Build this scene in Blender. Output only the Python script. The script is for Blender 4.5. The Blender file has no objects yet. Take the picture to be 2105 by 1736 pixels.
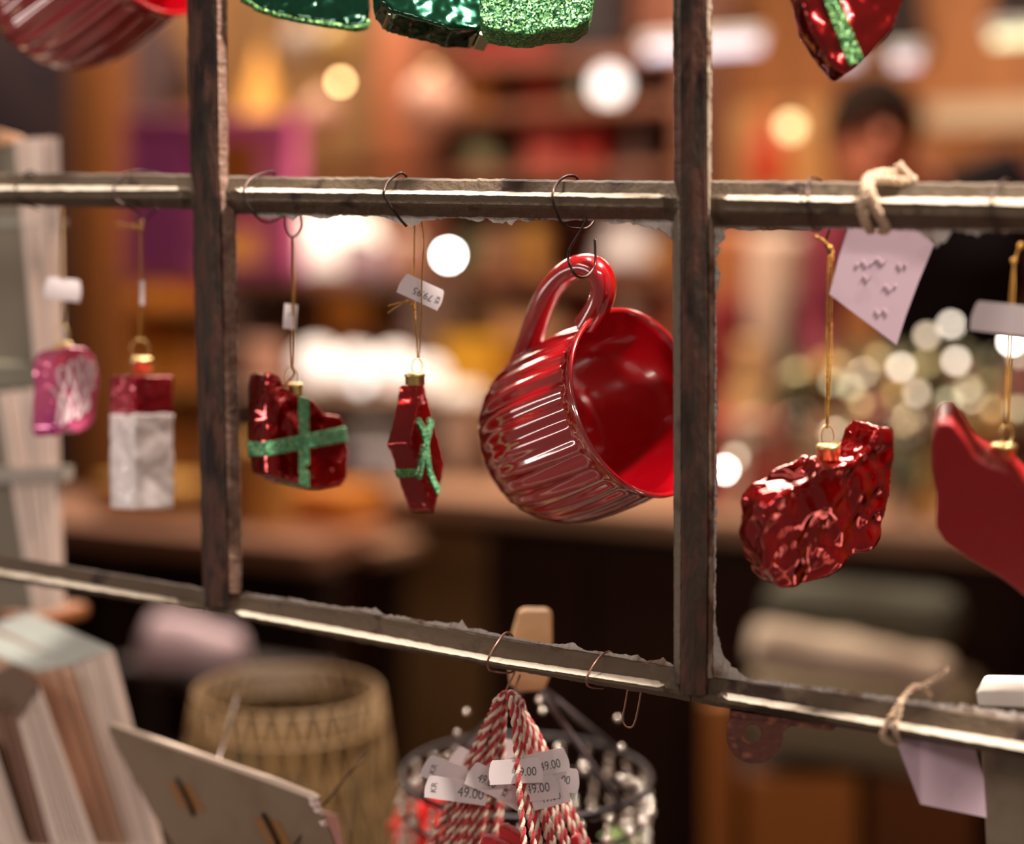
import bpy, bmesh, math, random
from mathutils import Vector, Matrix, noise
R = random.Random(7)
sc = bpy.context.scene
COL = sc.collection

# ------------------------------------------------------------------ camera
IMG_W, IMG_H = 2105.0, 1736.0
LENS = 50.0
F = LENS / 36.0 * IMG_W
CAM = Vector((0.0, -0.645, 1.25))
YAW, PITCH, SROLL = math.radians(24.6), math.radians(4.9), 0.015
fw = Vector((-math.sin(YAW) * math.cos(PITCH), math.cos(YAW) * math.cos(PITCH), -math.sin(PITCH)))
r0 = fw.cross(Vector((0, 0, 1))).normalized()
u0 = r0.cross(fw).normalized()
CR = math.sqrt(1 - SROLL ** 2)
cr = (r0 * CR + u0 * SROLL).normalized()
cu = (u0 * CR - r0 * SROLL).normalized()
cam_d = bpy.data.cameras.new('camera')
cam = bpy.data.objects.new('camera', cam_d)
COL.objects.link(cam)
m3 = Matrix((cr, cu, -fw)).transposed()
cam.matrix_world = Matrix.Translation(CAM) @ m3.to_4x4()
cam_d.lens = LENS
cam_d.sensor_width = 36.0
cam_d.sensor_fit = 'HORIZONTAL'
cam_d.clip_start = 0.05
cam_d.dof.use_dof = True
cam_d.dof.focus_distance = 0.705
cam_d.dof.aperture_fstop = 2.0
sc.camera = cam

# ------------------------------------------------------------------ look
sc.view_settings.view_transform = 'Standard'
sc.view_settings.look = 'None'
sc.view_settings.gamma = 1.0
sc.view_settings.use_curve_mapping = False
sc.view_settings.exposure = 0.14
sc.cycles.use_denoising = True
sc.cycles.max_bounces = 8
sc.cycles.sample_clamp_indirect = 8.0
sc.cycles.caustics_reflective = False
sc.cycles.caustics_refractive = False

# ------------------------------------------------------------------ world and lamps
world = bpy.data.worlds.new('world')
sc.world = world
world.use_nodes = True
world.node_tree.nodes['Background'].inputs[0].default_value = (1.0, 0.74, 0.60, 1)
world.node_tree.nodes['Background'].inputs[1].default_value = 0.15

def area(name, loc, target, size, power, col, size_y=None):
    l = bpy.data.lights.new(name, 'AREA')
    l.energy = power
    l.color = col
    l.shape = 'RECTANGLE'
    l.size = size
    l.size_y = size_y or size
    o = bpy.data.objects.new(name, l)
    COL.objects.link(o)
    o.location = loc
    o.rotation_euler = (Vector(target) - Vector(loc)).to_track_quat('-Z', 'Y').to_euler()
    return o
WARM = (1.0, 0.83, 0.67)
area('window_spot_light', (0.42, -0.03, 2.45), (0.05, 0.02, 1.2), 0.09, 62, (1.0, 0.87, 0.76))
area('window_spot_light', (-0.50, -0.02, 2.50), (-0.35, 0.03, 1.2), 0.08, 26, (1.0, 0.87, 0.76))
area('shopfront_light', (-1.5, -1.3, 1.95), (0.0, 0.0, 1.25), 1.1, 5, (1.0, 0.84, 0.76), 0.07)  # unseen strip added behind the camera for reflections on the mug
area('shopfront_light', (-1.7, -0.9, 0.95), (0.0, 0.0, 1.25), 1.0, 4, (1.0, 0.84, 0.78), 0.10)  # low strip, likewise added for streaks on the mug
area('shopfront_light', (0.9, -1.6, 2.1), (0.0, 0.0, 1.25), 0.9, 9, (1.0, 0.86, 0.78), 0.07)  # unseen strip added for reflections and frontal fill
area('shop_ceiling_light', (-1.1, 1.9, 2.75), (-1.1, 2.1, 0.0), 0.9, 58, WARM)
area('shop_ceiling_light', (-2.8, 2.6, 2.75), (-2.8, 2.8, 0.0), 0.9, 66, WARM)
area('shop_ceiling_light', (-0.4, 3.4, 2.75), (-0.6, 3.6, 0.0), 0.9, 30, WARM)
area('shop_ceiling_light', (-4.3, 4.0, 2.75), (-4.2, 4.0, 0.0), 0.9, 40, WARM)

# ------------------------------------------------------------------ pixel -> place
def ray(px, py):
    return fw + cr * ((px - IMG_W / 2) / F) - cu * ((py - IMG_H / 2) / F)
def atY(px, py, Y):
    d = ray(px, py)
    return CAM + d * ((Y - CAM.y) / d.y)
def atZ(px, py, Z):
    d = ray(px, py)
    return CAM + d * ((Z - CAM.z) / d.z)
def atD(px, py, D):
    return CAM + ray(px, py) * D
def depth(p):
    return (Vector(p) - CAM).dot(fw)
def onplane(px, py, P0, n):
    d = ray(px, py)
    return CAM + d * ((P0 - CAM).dot(n) / d.dot(n))
def camvec(x, y, z):            # x right, y up, z towards the camera
    return cr * x + cu * y - fw * z

# ------------------------------------------------------------------ materials
def lin(c):
    return tuple(((v / 255) / 12.92 if v / 255 <= 0.04045 else ((v / 255 + 0.055) / 1.055) ** 2.4) for v in c) + (1,)
MC = {}
def mat(name, col, rough=0.5, metal=0.0, coat=0.0, trans=0.0, emit=0.0, bump=0.0, bscale=60, spots=None, sscale=20,
        sthr=0.55, ssoft=0.08, alpha=None, sheen=0.0, spec=0.5, stretch=None, sss=0.0, thin=False):
    if name in MC:
        return MC[name]
    m = bpy.data.materials.new(name)
    m.use_nodes = True
    nt = m.node_tree
    b = nt.nodes['Principled BSDF']
    b.inputs['Base Color'].default_value = lin(col)
    b.inputs['Roughness'].default_value = rough
    b.inputs['Metallic'].default_value = metal
    b.inputs['Coat Weight'].default_value = coat
    b.inputs['Coat Roughness'].default_value = 0.04
    b.inputs['Transmission Weight'].default_value = trans
    b.inputs['Specular IOR Level'].default_value = spec
    b.inputs['Sheen Weight'].default_value = sheen
    if sss:
        b.inputs['Subsurface Weight'].default_value = sss
        b.inputs['Subsurface Radius'].default_value = (0.006, 0.004, 0.003)
    if emit:
        b.inputs['Emission Color'].default_value = lin(col)
        b.inputs['Emission Strength'].default_value = emit
    if alpha is not None:
        b.inputs['Alpha'].default_value = alpha
    tc = nt.nodes.new('ShaderNodeTexCoord')
    mp = nt.nodes.new('ShaderNodeMapping')
    nt.links.new(tc.outputs['Object'], mp.inputs['Vector'])
    if stretch:
        mp.inputs['Scale'].default_value = stretch
    n1 = nt.nodes.new('ShaderNodeTexNoise')
    n1.inputs['Scale'].default_value = sscale
    n1.inputs['Detail'].default_value = 5
    nt.links.new(mp.outputs['Vector'], n1.inputs['Vector'])
    last = None
    if spots is not None:
        cols = spots if isinstance(spots, list) else [spots]
        for i, c in enumerate(cols):
            nn = n1
            if i:
                nn = nt.nodes.new('ShaderNodeTexNoise')
                nn.inputs['Scale'].default_value = sscale * (1.9 + i)
                nn.inputs['Detail'].default_value = 6
                nt.links.new(mp.outputs['Vector'], nn.inputs['Vector'])
            mr = nt.nodes.new('ShaderNodeMapRange')
            mr.inputs['From Min'].default_value = sthr - ssoft
            mr.inputs['From Max'].default_value = sthr + ssoft
            nt.links.new(nn.outputs['Fac'], mr.inputs['Value'])
            mx = nt.nodes.new('ShaderNodeMix')
            mx.data_type = 'RGBA'
            nt.links.new(mr.outputs['Result'], mx.inputs[0])
            if last is None:
                mx.inputs[6].default_value = lin(col)
            else:
                nt.links.new(last, mx.inputs[6])
            mx.inputs[7].default_value = lin(c)
            last = mx.outputs[2]
        nt.links.new(last, b.inputs['Base Color'])
    if bump:
        n2 = nt.nodes.new('ShaderNodeTexNoise')
        n2.inputs['Scale'].default_value = bscale
        n2.inputs['Detail'].default_value = 5
        nt.links.new(mp.outputs['Vector'], n2.inputs['Vector'])
        bp = nt.nodes.new('ShaderNodeBump')
        bp.inputs['Strength'].default_value = bump
        bp.inputs['Distance'].default_value = 0.002
        nt.links.new(n2.outputs['Fac'], bp.inputs['Height'])
        nt.links.new(bp.outputs['Normal'], b.inputs['Normal'])
    MC[name] = m
    return m

def glitter(name, col, hi, scale=900):
    if name in MC:
        return MC[name]
    m = mat(name, col, rough=0.42, metal=0.35)
    nt = m.node_tree
    b = nt.nodes['Principled BSDF']
    tc = nt.nodes.new('ShaderNodeTexCoord')
    v = nt.nodes.new('ShaderNodeTexVoronoi')
    v.inputs['Scale'].default_value = scale
    nt.links.new(tc.outputs['Object'], v.inputs['Vector'])
    mx = nt.nodes.new('ShaderNodeMix')
    mx.data_type = 'RGBA'
    sep = nt.nodes.new('ShaderNodeSeparateColor')
    nt.links.new(v.outputs['Color'], sep.inputs['Color'])
    pw = nt.nodes.new('ShaderNodeMath')
    pw.operation = 'POWER'
    pw.inputs[1].default_value = 3.0
    nt.links.new(sep.outputs[0], pw.inputs[0])
    nt.links.new(pw.outputs[0], mx.inputs[0])
    mx.inputs[6].default_value = lin(col)
    mx.inputs[7].default_value = lin(hi)
    nt.links.new(mx.outputs[2], b.inputs['Base Color'])
    # every flake faces its own way
    vm = nt.nodes.new('ShaderNodeVectorMath')
    vm.operation = 'SUBTRACT'
    vm.inputs[1].default_value = (0.5, 0.5, 0.5)
    nt.links.new(v.outputs['Color'], vm.inputs[0])
    v2 = nt.nodes.new('ShaderNodeVectorMath')
    v2.operation = 'SCALE'
    v2.inputs['Scale'].default_value = 1.1
    nt.links.new(vm.outputs[0], v2.inputs[0])
    ge = nt.nodes.new('ShaderNodeNewGeometry')
    v3 = nt.nodes.new('ShaderNodeVectorMath')
    v3.operation = 'ADD'
    nt.links.new(ge.outputs['Normal'], v3.inputs[0])
    nt.links.new(v2.outputs[0], v3.inputs[1])
    v4 = nt.nodes.new('ShaderNodeVectorMath')
    v4.operation = 'NORMALIZE'
    nt.links.new(v3.outputs[0], v4.inputs[0])
    nt.links.new(v4.outputs[0], b.inputs['Normal'])
    return m

# ------------------------------------------------------------------ geometry
class G:
    def __init__(s):
        s.v, s.f = [], []
    def add(s, v, f):
        n = len(s.v)
        s.v += [Vector(p) for p in v]
        s.f += [tuple(i + n for i in q) for q in f]
        return s
    def box(s, a, b):
        x0, y0, z0 = [min(a[i], b[i]) for i in range(3)]
        x1, y1, z1 = [max(a[i], b[i]) for i in range(3)]
        return s.hexa([(x0, y0, z0), (x1, y0, z0), (x1, y1, z0), (x0, y1, z0), (x0, y0, z1), (x1, y0, z1), (x1, y1, z1), (x0, y1, z1)])
    def hexa(s, v):
        return s.add(v, [(3, 2, 1, 0), (4, 5, 6, 7), (0, 1, 5, 4), (1, 2, 6, 5), (2, 3, 7, 6), (3, 0, 4, 7)])
    def tube(s, pts, r, n=8, closed=False, caps=True):
        P = [Vector(p) for p in pts]
        N = len(P)
        rr = r if isinstance(r, (list, tuple)) else [r] * N
        T = []
        for i in range(N):
            if closed:
                t = P[(i + 1) % N] - P[i - 1]
            else:
                t = P[min(i + 1, N - 1)] - P[max(i - 1, 0)]
            T.append(t.normalized() if t.length > 1e-9 else Vector((0, 0, 1)))
        a = Vector((0, 0, 1)) if abs(T[0].z) < 0.9 else Vector((1, 0, 0))
        nrm = T[0].cross(a).normalized()
        v, f = [], []
        for i in range(N):
            nrm = (nrm - T[i] * nrm.dot(T[i]))
            nrm = nrm.normalized() if nrm.length > 1e-9 else T[i].orthogonal().normalized()
            bn = T[i].cross(nrm)
            for k in range(n):
                t = 2 * math.pi * k / n
                v.append(P[i] + (nrm * math.cos(t) + bn * math.sin(t)) * rr[i])
        M = N if closed else N - 1
        for i in range(M):
            j = (i + 1) % N
            for k in range(n):
                l = (k + 1) % n
                f.append((i * n + k, i * n + l, j * n + l, j * n + k))
        if caps and not closed:
            f.append(tuple(reversed(range(n))))
            f.append(tuple((N - 1) * n + k for k in range(n)))
        return s.add(v, f)
    def lathe(s, prof, n, O, ax, ux=None, rib=None, cap0=True, cap1=True):
        """prof = [(r, h)], ax = axis, O = origin"""
        ax = Vector(ax).normalized()
        ux = (Vector(ux) - ax * Vector(ux).dot(ax)).normalized() if ux is not None else ax.orthogonal().normalized()
        wx = ax.cross(ux)
        v, f = [], []
        for j, (r, h) in enumerate(prof):
            for k in range(n):
                t = 2 * math.pi * k / n
                q = r if rib is None else rib(r, h, t, j)
                v.append(Vector(O) + ax * h + (ux * math.cos(t) + wx * math.sin(t)) * q)
        for j in range(len(prof) - 1):
            for k in range(n):
                l = (k + 1) % n
                f.append((j * n + k, j * n + l, (j + 1) * n + l, (j + 1) * n + k))
        if cap0:
            f.append(tuple(reversed(range(n))))
        if cap1:
            f.append(tuple((len(prof) - 1) * n + k for k in range(n)))
        return s.add(v, f)
    def ball(s, c, r, n=16, m=10, sq=(1, 1, 1)):
        v = [Vector(c) + Vector((0, 0, r * sq[2]))]
        for j in range(1, m):
            a = math.pi * j / m
            for k in range(n):
                t = 2 * math.pi * k / n
                v.append(Vector(c) + Vector((r * sq[0] * math.sin(a) * math.cos(t), r * sq[1] * math.sin(a) * math.sin(t), r * sq[2] * math.cos(a))))
        v.append(Vector(c) - Vector((0, 0, r * sq[2])))
        f = [(0, 1 + k, 1 + (k + 1) % n) for k in range(n)]
        for j in range(m - 2):
            for k in range(n):
                l = (k + 1) % n
                f.append((1 + j * n + k, 1 + (j + 1) * n + k, 1 + (j + 1) * n + l, 1 + j * n + l))
        e = len(v) - 1
        o = 1 + (m - 2) * n
        f += [(e, o + (k + 1) % n, o + k) for k in range(n)]
        return s.add(v, f)
    def prism(s, poly, off):
        """poly = closed 3-D polygon, off = extrusion vector"""
        n = len(poly)
        a = [Vector(p) for p in poly]
        b = [p + off for p in a]
        f = [tuple(range(n)), tuple(reversed(range(n, 2 * n)))]
        f += [((i + 1) % n, i, n + i, n + (i + 1) % n) for i in range(n)]
        return s.add(a + b, f)

def smooth_path(pts, k=6):
    P = [Vector(p) for p in pts]
    P = [P[0] * 2 - P[1]] + P + [P[-1] * 2 - P[-2]]
    out = []
    for i in range(1, len(P) - 2):
        for j in range(k):
            t = j / k
            a, b, c, d = P[i - 1], P[i], P[i + 1], P[i + 2]
            out.append(0.5 * ((2 * b) + (c - a) * t + (2 * a - 5 * b + 4 * c - d) * t * t + (3 * b - a - 3 * c + d) * t ** 3))
    out.append(P[-2])
    return out

ROOT = {}
def mesh_of(name, g, m, smooth=False, off=None, bevel=0.0, bseg=2):
    me = bpy.data.meshes.new(name)
    vv = [p - off for p in g.v] if off is not None else g.v
    me.from_pydata([tuple(p) for p in vv], [], g.f)
    bm = bmesh.new()
    bm.from_mesh(me)
    bmesh.ops.recalc_face_normals(bm, faces=bm.faces)
    if bevel:
        bmesh.ops.bevel(bm, geom=list(bm.edges), offset=bevel, segments=bseg, profile=0.5, affect='EDGES')
    bm.to_mesh(me)
    bm.free()
    if smooth:
        for p in me.polygons:
            p.use_smooth = True
    me.materials.append(m)
    return me
def tag(o, label=None, cat=None, group=None, kind=None):
    for k, v in (('label', label), ('category', cat), ('group', group), ('kind', kind)):
        if v:
            o[k] = v
    return o
def thing(name, label, cat, loc, group=None, kind=None):
    o = bpy.data.objects.new(name, None)
    o.empty_display_size = 0.01
    COL.objects.link(o)
    o.location = loc
    ROOT[o.name] = Vector(loc)
    return tag(o, label, cat, group, kind)
def part(name, g, m, parent, smooth=False, bevel=0.0, label=None, kind=None, bseg=2):
    off = ROOT[parent.name]
    o = bpy.data.objects.new(name, mesh_of(name, g, m, smooth, off, bevel, bseg))
    COL.objects.link(o)
    o.parent = parent
    ROOT[o.name] = off
    return tag(o, label, None, None, kind)
def solo(name, label, cat, g, m, smooth=False, bevel=0.0, group=None, kind=None, bseg=2):
    xs = [p.x for p in g.v]; ys = [p.y for p in g.v]; zs = [p.z for p in g.v]
    off = Vector(((min(xs) + max(xs)) / 2, (min(ys) + max(ys)) / 2, min(zs)))
    o = bpy.data.objects.new(name, mesh_of(name, g, m, smooth, off, bevel, bseg))
    COL.objects.link(o)
    o.location = off
    ROOT[o.name] = off
    return tag(o, label, cat, group, kind)
def remesh(g, voxel, smooth_it=4, amp=0.0, scale=60.0, seed=0.0, ridged=False):
    me = bpy.data.meshes.new('tmp')
    c = sum(g.v, Vector()) / len(g.v)
    me.from_pydata([tuple(p - c) for p in g.v], [], g.f)
    bm = bmesh.new(); bm.from_mesh(me)
    bmesh.ops.recalc_face_normals(bm, faces=bm.faces)
    bm.to_mesh(me); bm.free()
    o = bpy.data.objects.new('tmp', me)
    COL.objects.link(o)
    md = o.modifiers.new('r', 'REMESH'); md.mode = 'VOXEL'; md.voxel_size = voxel
    if smooth_it:
        s = o.modifiers.new('s', 'SMOOTH'); s.iterations = smooth_it; s.factor = 0.5
    dg = bpy.context.evaluated_depsgraph_get()
    e = o.evaluated_get(dg)
    m2 = bpy.data.meshes.new_from_object(e)
    out = G()
    for v in m2.vertices:
        p = v.co.copy()
        if amp:
            q = p * scale + Vector((seed, seed * 1.7, seed * 0.3))
            k = noise.noise(q) + 0.5 * noise.noise(q * 2.1)
            if ridged:
                k = (0.5 - abs(noise.noise(q)) * 2) + 0.4 * noise.noise(q * 2.3)
            p = p + v.normal * (k * amp)
        out.v.append(p + c)
    out.f = [tuple(p.vertices) for p in m2.polygons]
    bpy.data.objects.remove(o)
    bpy.data.meshes.remove(m2)
    bpy.data.meshes.remove(me)
    return out
def text_geo(s, size, O, rx, uy, n, centre=True, ext=0.00008, cond=1.0):
    """flat lettering laid on the plane at O with reading direction rx and up uy"""
    cu_ = bpy.data.curves.new('t', 'FONT')
    cu_.body = s; cu_.size = size
    cu_.align_x = 'CENTER'; cu_.align_y = 'CENTER'
    o = bpy.data.objects.new('t', cu_)
    COL.objects.link(o)
    me = bpy.data.meshes.new_from_object(o.evaluated_get(bpy.context.evaluated_depsgraph_get()))
    g = G()
    for v in me.vertices:
        g.v.append(O + rx * (v.co.x * cond) + uy * v.co.y + n * ext)
    g.f = [tuple(p.vertices) for p in me.polygons]
    bpy.data.objects.remove(o); bpy.data.meshes.remove(me); bpy.data.curves.remove(cu_)
    return g
def interp(tab, x):
    for a, b in zip(tab, tab[1:]):
        if x <= b[0] or b is tab[-1]:
            t = (x - a[0]) / (b[0] - a[0])
            return [a[i] + (b[i] - a[i]) * t for i in range(1, len(a))]

# common materials
M_GOLD = mat('gold_cap', (240, 216, 150), rough=0.34, metal=1.0)
M_THREAD = mat('gold_thread', (190, 140, 60), rough=0.4, metal=0.6, bump=0.8, bscale=900)
M_WIRE = mat('dark_wire', (74, 58, 54), rough=0.35, metal=0.8)
M_WIRE2 = mat('copper_wire', (150, 112, 98), rough=0.35, metal=0.8)
M_PAPER = mat('label_paper', (226, 214, 216), rough=0.6)
M_INK = mat('grey_ink', (92, 90, 96), rough=0.7)
M_PINKPAPER = mat('pink_paper', (205, 178, 192), rough=0.75, spots=(190, 164, 178), sscale=60, sthr=0.6)
M_IVORY = mat('ivory_paper', (226, 212, 198), rough=0.7)
M_GREYCARD = mat('grey_card', (120, 106, 88), rough=0.85, spots=(106, 92, 76), sscale=30)
M_BAR = mat('old_paint', (92, 78, 63), rough=0.62, spec=.25, bump=0.5, bscale=260, spots=[(48, 33, 27), (100, 84, 72)],
            sscale=38, sthr=0.64, ssoft=0.04)
M_BARV = mat('rusty_paint', (62, 50, 42), rough=0.6, spec=.2, bump=0.6, bscale=240, spots=[(34, 21, 18), (84, 56, 46)],
             sscale=44, sthr=0.53, ssoft=0.07, stretch=(1, 1, 0.3))
M_PUTTY = mat('putty', (196, 186, 178), rough=0.5, bump=0.6, bscale=160, spots=(140, 112, 92), sscale=60, sthr=0.6)

# ================================================================== THE WINDOW FRAME
WIN = thing('window_1', 'old steel window grid with flaking paint and no glass', None, atY(1000, 1300, 0), kind='structure')
def loft(stations):
    g = G()
    n = len(stations[0])
    for s in stations:
        g.v += s
    for i in range(len(stations) - 1):
        for k in range(n):
            l = (k + 1) % n
            g.f.append((i * n + k, i * n + l, (i + 1) * n + l, (i + 1) * n + k))
    g.f.append(tuple(range(n)))
    g.f.append(tuple(reversed(range((len(stations) - 1) * n, len(stations) * n))))
    return g
H_TOP = [(-260, 352, 379, 387, 418), (0, 356, 382, 390, 423), (380, 358, 383, 391, 430), (480, 362, 386, 394, 438), (1370, 372, 399, 407, 453),
         (1480, 371, 401, 410, 464), (2105, 377, 410, 420, 473), (2400, 380, 414, 424, 478)]
H_BOT = [(-260, 1105, 1133, 1140, 1152), (0, 1141, 1171, 1181, 1192), (395, 1205, 1237, 1246, 1255), (480, 1221, 1252, 1263, 1270),
         (700, 1250, 1290, 1303, 1315), (1040, 1312, 1355, 1366, 1377), (1380, 1370, 1404, 1417, 1435), (1465, 1391, 1420, 1433, 1452),
         (2105, 1482, 1528, 1543, 1559), (2400, 1525, 1578, 1595, 1612)]
def joint_x(y, tab):
    s = interp(tab, y)
    return (s[0] + s[3]) / 2
V_L = [(-260, 376, 387, 435, 456), (0, 384, 395, 443, 466), (355, 391, 401, 448, 469), (440, 398, 404, 453, 483), (580, 399, 409, 456, 485),
       (1130, 415, 424, 467, 496), (1252, 419, 428, 470, 496)]
V_R = [(-260, 1382, 1394, 1451, 1462), (0, 1383, 1395, 1451, 1463), (370, 1385, 1396, 1452, 1463), (465, 1384, 1399, 1454, 1468),
       (560, 1383, 1400, 1455, 1470), (1100, 1385, 1400, 1455, 1468), (1436, 1385, 1398, 1452, 1466)]
def hbar(tab, x0, x1, seed):
    st, x = [], x0
    while x <= x1 + 0.1:
        t, a, b, c = interp(tab, x)
        j = lambda k, amp: amp * (noise.noise(Vector((x * 0.045, seed, k))) + 0.6 * noise.noise(Vector((x * 0.17, seed, k + 9))))
        ty = (t + c) / 2
        dj = min(abs(x - joint_x(ty, V_L)), abs(x - joint_x(ty, V_R)))
        q = min(1.0, max(0.15, (dj - 40) / 22))
        t += j(0, 1.8); a += j(1, 1.4); b += j(2, 1.4); c += j(3, 1.8)
        st.append([atY(x, t, 0.006), atY(x, t + 1, 0.0012), atY(x, t + 4.5, -0.0012), atY(x, a, -0.0030), atY(x, b, -0.0030 - 0.0062 * q),
                   atY(x, b + (c - b) * 0.42, -0.0034 - 0.0062 * q), atY(x, b + (c - b) * 0.55, -0.0032 - 0.005 * q), atY(x, c - 2, -0.0012), atY(x, c, 0.001), atY(x, c, 0.006)])
        x += 7
    return loft(st)
def vbar(tab, y0, y1, seed):
    st, y = [], y0
    while y <= y1 + 0.1:
        a, b, c, d = interp(tab, y)
        j = lambda k, amp: amp * (noise.noise(Vector((y * 0.04, seed, k))) + 0.6 * noise.noise(Vector((y * 0.17, seed, k + 9))))
        a += j(0, 1.5); b += j(1, 1.4); c += j(2, 1.4); d += j(3, 2.0)
        st.append([atY(a, y, 0.006), atY(a, y, 0.0005), atY(a + 3, y, -0.0016), atY(b - 1, y, -0.0040), atY(b + 3, y, -0.0100), atY((b + c) / 2, y, -0.0106),
                   atY(c - 2, y, -0.0100), atY(c + 1, y, -0.0044), atY(d - 4, y, -0.0010), atY(d, y, 0.001), atY(d, y, 0.006)])
        y += 7
    return loft(st)
for k, (tab, sd) in enumerate(((H_TOP, 1.3), (H_BOT, 5.1))):
    for (x0, x1) in ((-250, 425), (425, 1422), (1422, 2390)):
        part('horizontal_bar', hbar(tab, x0, x1, sd), M_BAR, WIN, label='horizontal glazing bar with grey beige paint' if (k, x0) == (0, -250) else None)
M_LIT_LEDGE = mat('dusty_ledge', (204, 192, 174), rough=.8, bump=.5, bscale=500, spots=[(150, 134, 114)], sscale=60, sthr=.64)  # pale colour paints the highlight along the bar ledges
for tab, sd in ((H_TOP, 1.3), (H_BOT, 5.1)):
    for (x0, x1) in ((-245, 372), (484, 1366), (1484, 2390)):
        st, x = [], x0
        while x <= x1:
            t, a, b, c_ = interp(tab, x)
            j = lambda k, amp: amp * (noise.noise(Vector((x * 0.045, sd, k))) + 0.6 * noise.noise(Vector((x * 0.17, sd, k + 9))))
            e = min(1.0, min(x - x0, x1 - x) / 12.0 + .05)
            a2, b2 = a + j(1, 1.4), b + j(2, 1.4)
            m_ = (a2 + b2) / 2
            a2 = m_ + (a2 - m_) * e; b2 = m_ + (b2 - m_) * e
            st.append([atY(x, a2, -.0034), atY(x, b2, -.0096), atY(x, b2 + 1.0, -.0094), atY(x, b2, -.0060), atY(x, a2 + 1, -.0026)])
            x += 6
        part('dusty_ledge', loft(st), M_LIT_LEDGE, WIN, label='dusty pale ledge along the glazing bar' if (tab is H_TOP and x0 == -245) else None)
for k, (tab, sd, yb) in enumerate(((V_L, 8.3, 1250), (V_R, 12.9, 1434))):
    part('vertical_bar', vbar(tab, -250, yb, sd), M_BARV, WIN, label='rust-stained dark vertical glazing bar' if k == 0 else None)

for (sd, tab, i0, i1, y0, y1, m, lab) in ((1, V_L, 2, 3, -250, 1225, mat('worn_pink_rust', (124, 92, 76), rough=.6, bump=.6, bscale=260, spots=[(86, 56, 44), (146, 118, 100)], sscale=70, sthr=.58, ssoft=.12), 'worn rust-pink inner face of the left post'),  # rust-pink face, lightened in colour for the light it catches
                                     (2, V_R, 0, 1, 400, 1410, mat('grey_edge', (112, 102, 86), rough=.6, bump=.5, bscale=260, spots=[(70, 54, 42)], sscale=50, sthr=.6), 'grey painted edge of the right post'),
                                     (3, V_R, 2, 3, -250, 1400, mat('pale_chipped_edge', (150, 134, 116), rough=.6, bump=.6, bscale=260, spots=[(90, 64, 50)], sscale=70, sthr=.56), 'pale chipped edge of the right post')):  # chipped edge, its thin bright light put into the pale colour
    st, y = [], y0
    while y <= y1:
        v = interp(tab, y)
        j = 1.2 * noise.noise(Vector((y * .09, sd, 3)))
        if sd == 2:
            st.append([atY(v[0] + j, y, .0), atY(v[0] + 2 + j, y, -.0026), atY(v[1] - 1 + j, y, -.0052), atY(v[1] - 1, y, .0)])
        else:
            st.append([atY(v[2] + j, y, -.0050), atY(v[2] + 3 + j, y, -.0062), atY(v[3] - 2 + j, y, -.0014), atY(v[3] + 1 + j, y, .004), atY(v[2] + 2, y, .002)])
        y += 7
    part('edge_strip', loft(st), m, WIN, label=lab)
def putty(edge, direc, ystart, m, seed, Y=0.0025):
    """edge = [(px, py, reach px)]; direc = unit pixel direction the flakes point in"""
    E = []
    rr = random.Random(seed)
    for (a, b) in zip(edge, edge[1:]):
        n = max(1, int(math.hypot(b[0] - a[0], b[1] - a[1]) / 6))
        for i in range(n):
            t = i / n
            p = [a[k] + (b[k] - a[k]) * t for k in range(3)]
            p[2] = max(0.5, p[2] * (0.8 + 0.4 * rr.random()) + rr.uniform(-1.2, 1.2))
            E.append(p)
    E.append(list(edge[-1]))
    dx, dy = direc
    g = G()
    for (x, y, r) in E:
        g.v += [atY(x - dx * 5, y - dy * 5, Y + 0.002), atY(x - dx * 5, y - dy * 5, Y - 0.0012), atY(x + dx * r, y + dy * r, Y - 0.0006 + rr.uniform(-.0005, .0005)), atY(x + dx * r, y + dy * r, Y + 0.0012)]
    for i in range(len(E) - 1):
        for k in range(4):
            l = (k + 1) % 4
            g.f.append((i * 4 + k, i * 4 + l, i * 4 + 4 + l, i * 4 + 4 + k))
    g.f += [(0, 1, 2, 3), tuple(reversed([len(g.v) - 4 + k for k in range(4)]))]
    return g
def hb(x, tab, i):
    return interp(tab, x)[i]
jag = [(482, 3), (520, 2), (545, 9), (562, 10), (582, 2), (605, 13), (622, 3), (665, 9), (700, 2), (760, 3), (790, 4), (812, 13), (852, 20), (874, 9),
       (912, 4), (950, 3), (985, 11), (1000, 2), (1022, 14), (1040, 9), (1052, 15), (1064, 4), (1086, 10), (1100, 3), (1150, 5), (1190, 3), (1242, 3), (1262, 11),
       (1290, 6), (1320, 13), (1345, 19), (1368, 24), (1386, 44)]
part('putty_flakes', putty([(x, hb(x, H_TOP, 3), r) for x, r in jag], (0, 1), 0, mat('brown_putty', (150, 128, 112), rough=0.55, bump=0.6, bscale=160, spots=(110, 84, 68), sscale=60), 3), M_PUTTY, WIN, label='jagged brown-grey putty hanging from the bar')
jag = [(1470, 14), (1500, 5), (1540, 8), (1600, 5), (1660, 7), (1720, 2), (1890, 6), (1925, 34), (1945, 22), (1958, 2), (2010, 12), (2030, 4), (2110, 3)]
part('putty_flakes', putty([(x, hb(x, H_TOP, 3), r) for x, r in jag], (0, 1), 0, M_PUTTY, 4), M_PUTTY, WIN)
jag = [(500, 5), (600, 6), (700, 2), (750, 8), (770, 12), (790, 3), (830, 6), (870, 4), (930, 10), (948, 18), (962, 4), (980, 9), (1030, 4), (1062, 3), (1130, 4),
       (1180, 14), (1200, 3), (1260, 6), (1310, 9), (1330, 2), (1362, 13), (1384, 3)]
part('putty_flakes', putty([(x, hb(x, H_BOT, 0), r) for x, r in jag], (0.1, -1), 0, M_PUTTY, 5), M_PUTTY, WIN, label='pale broken putty along the lower bar')
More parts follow.
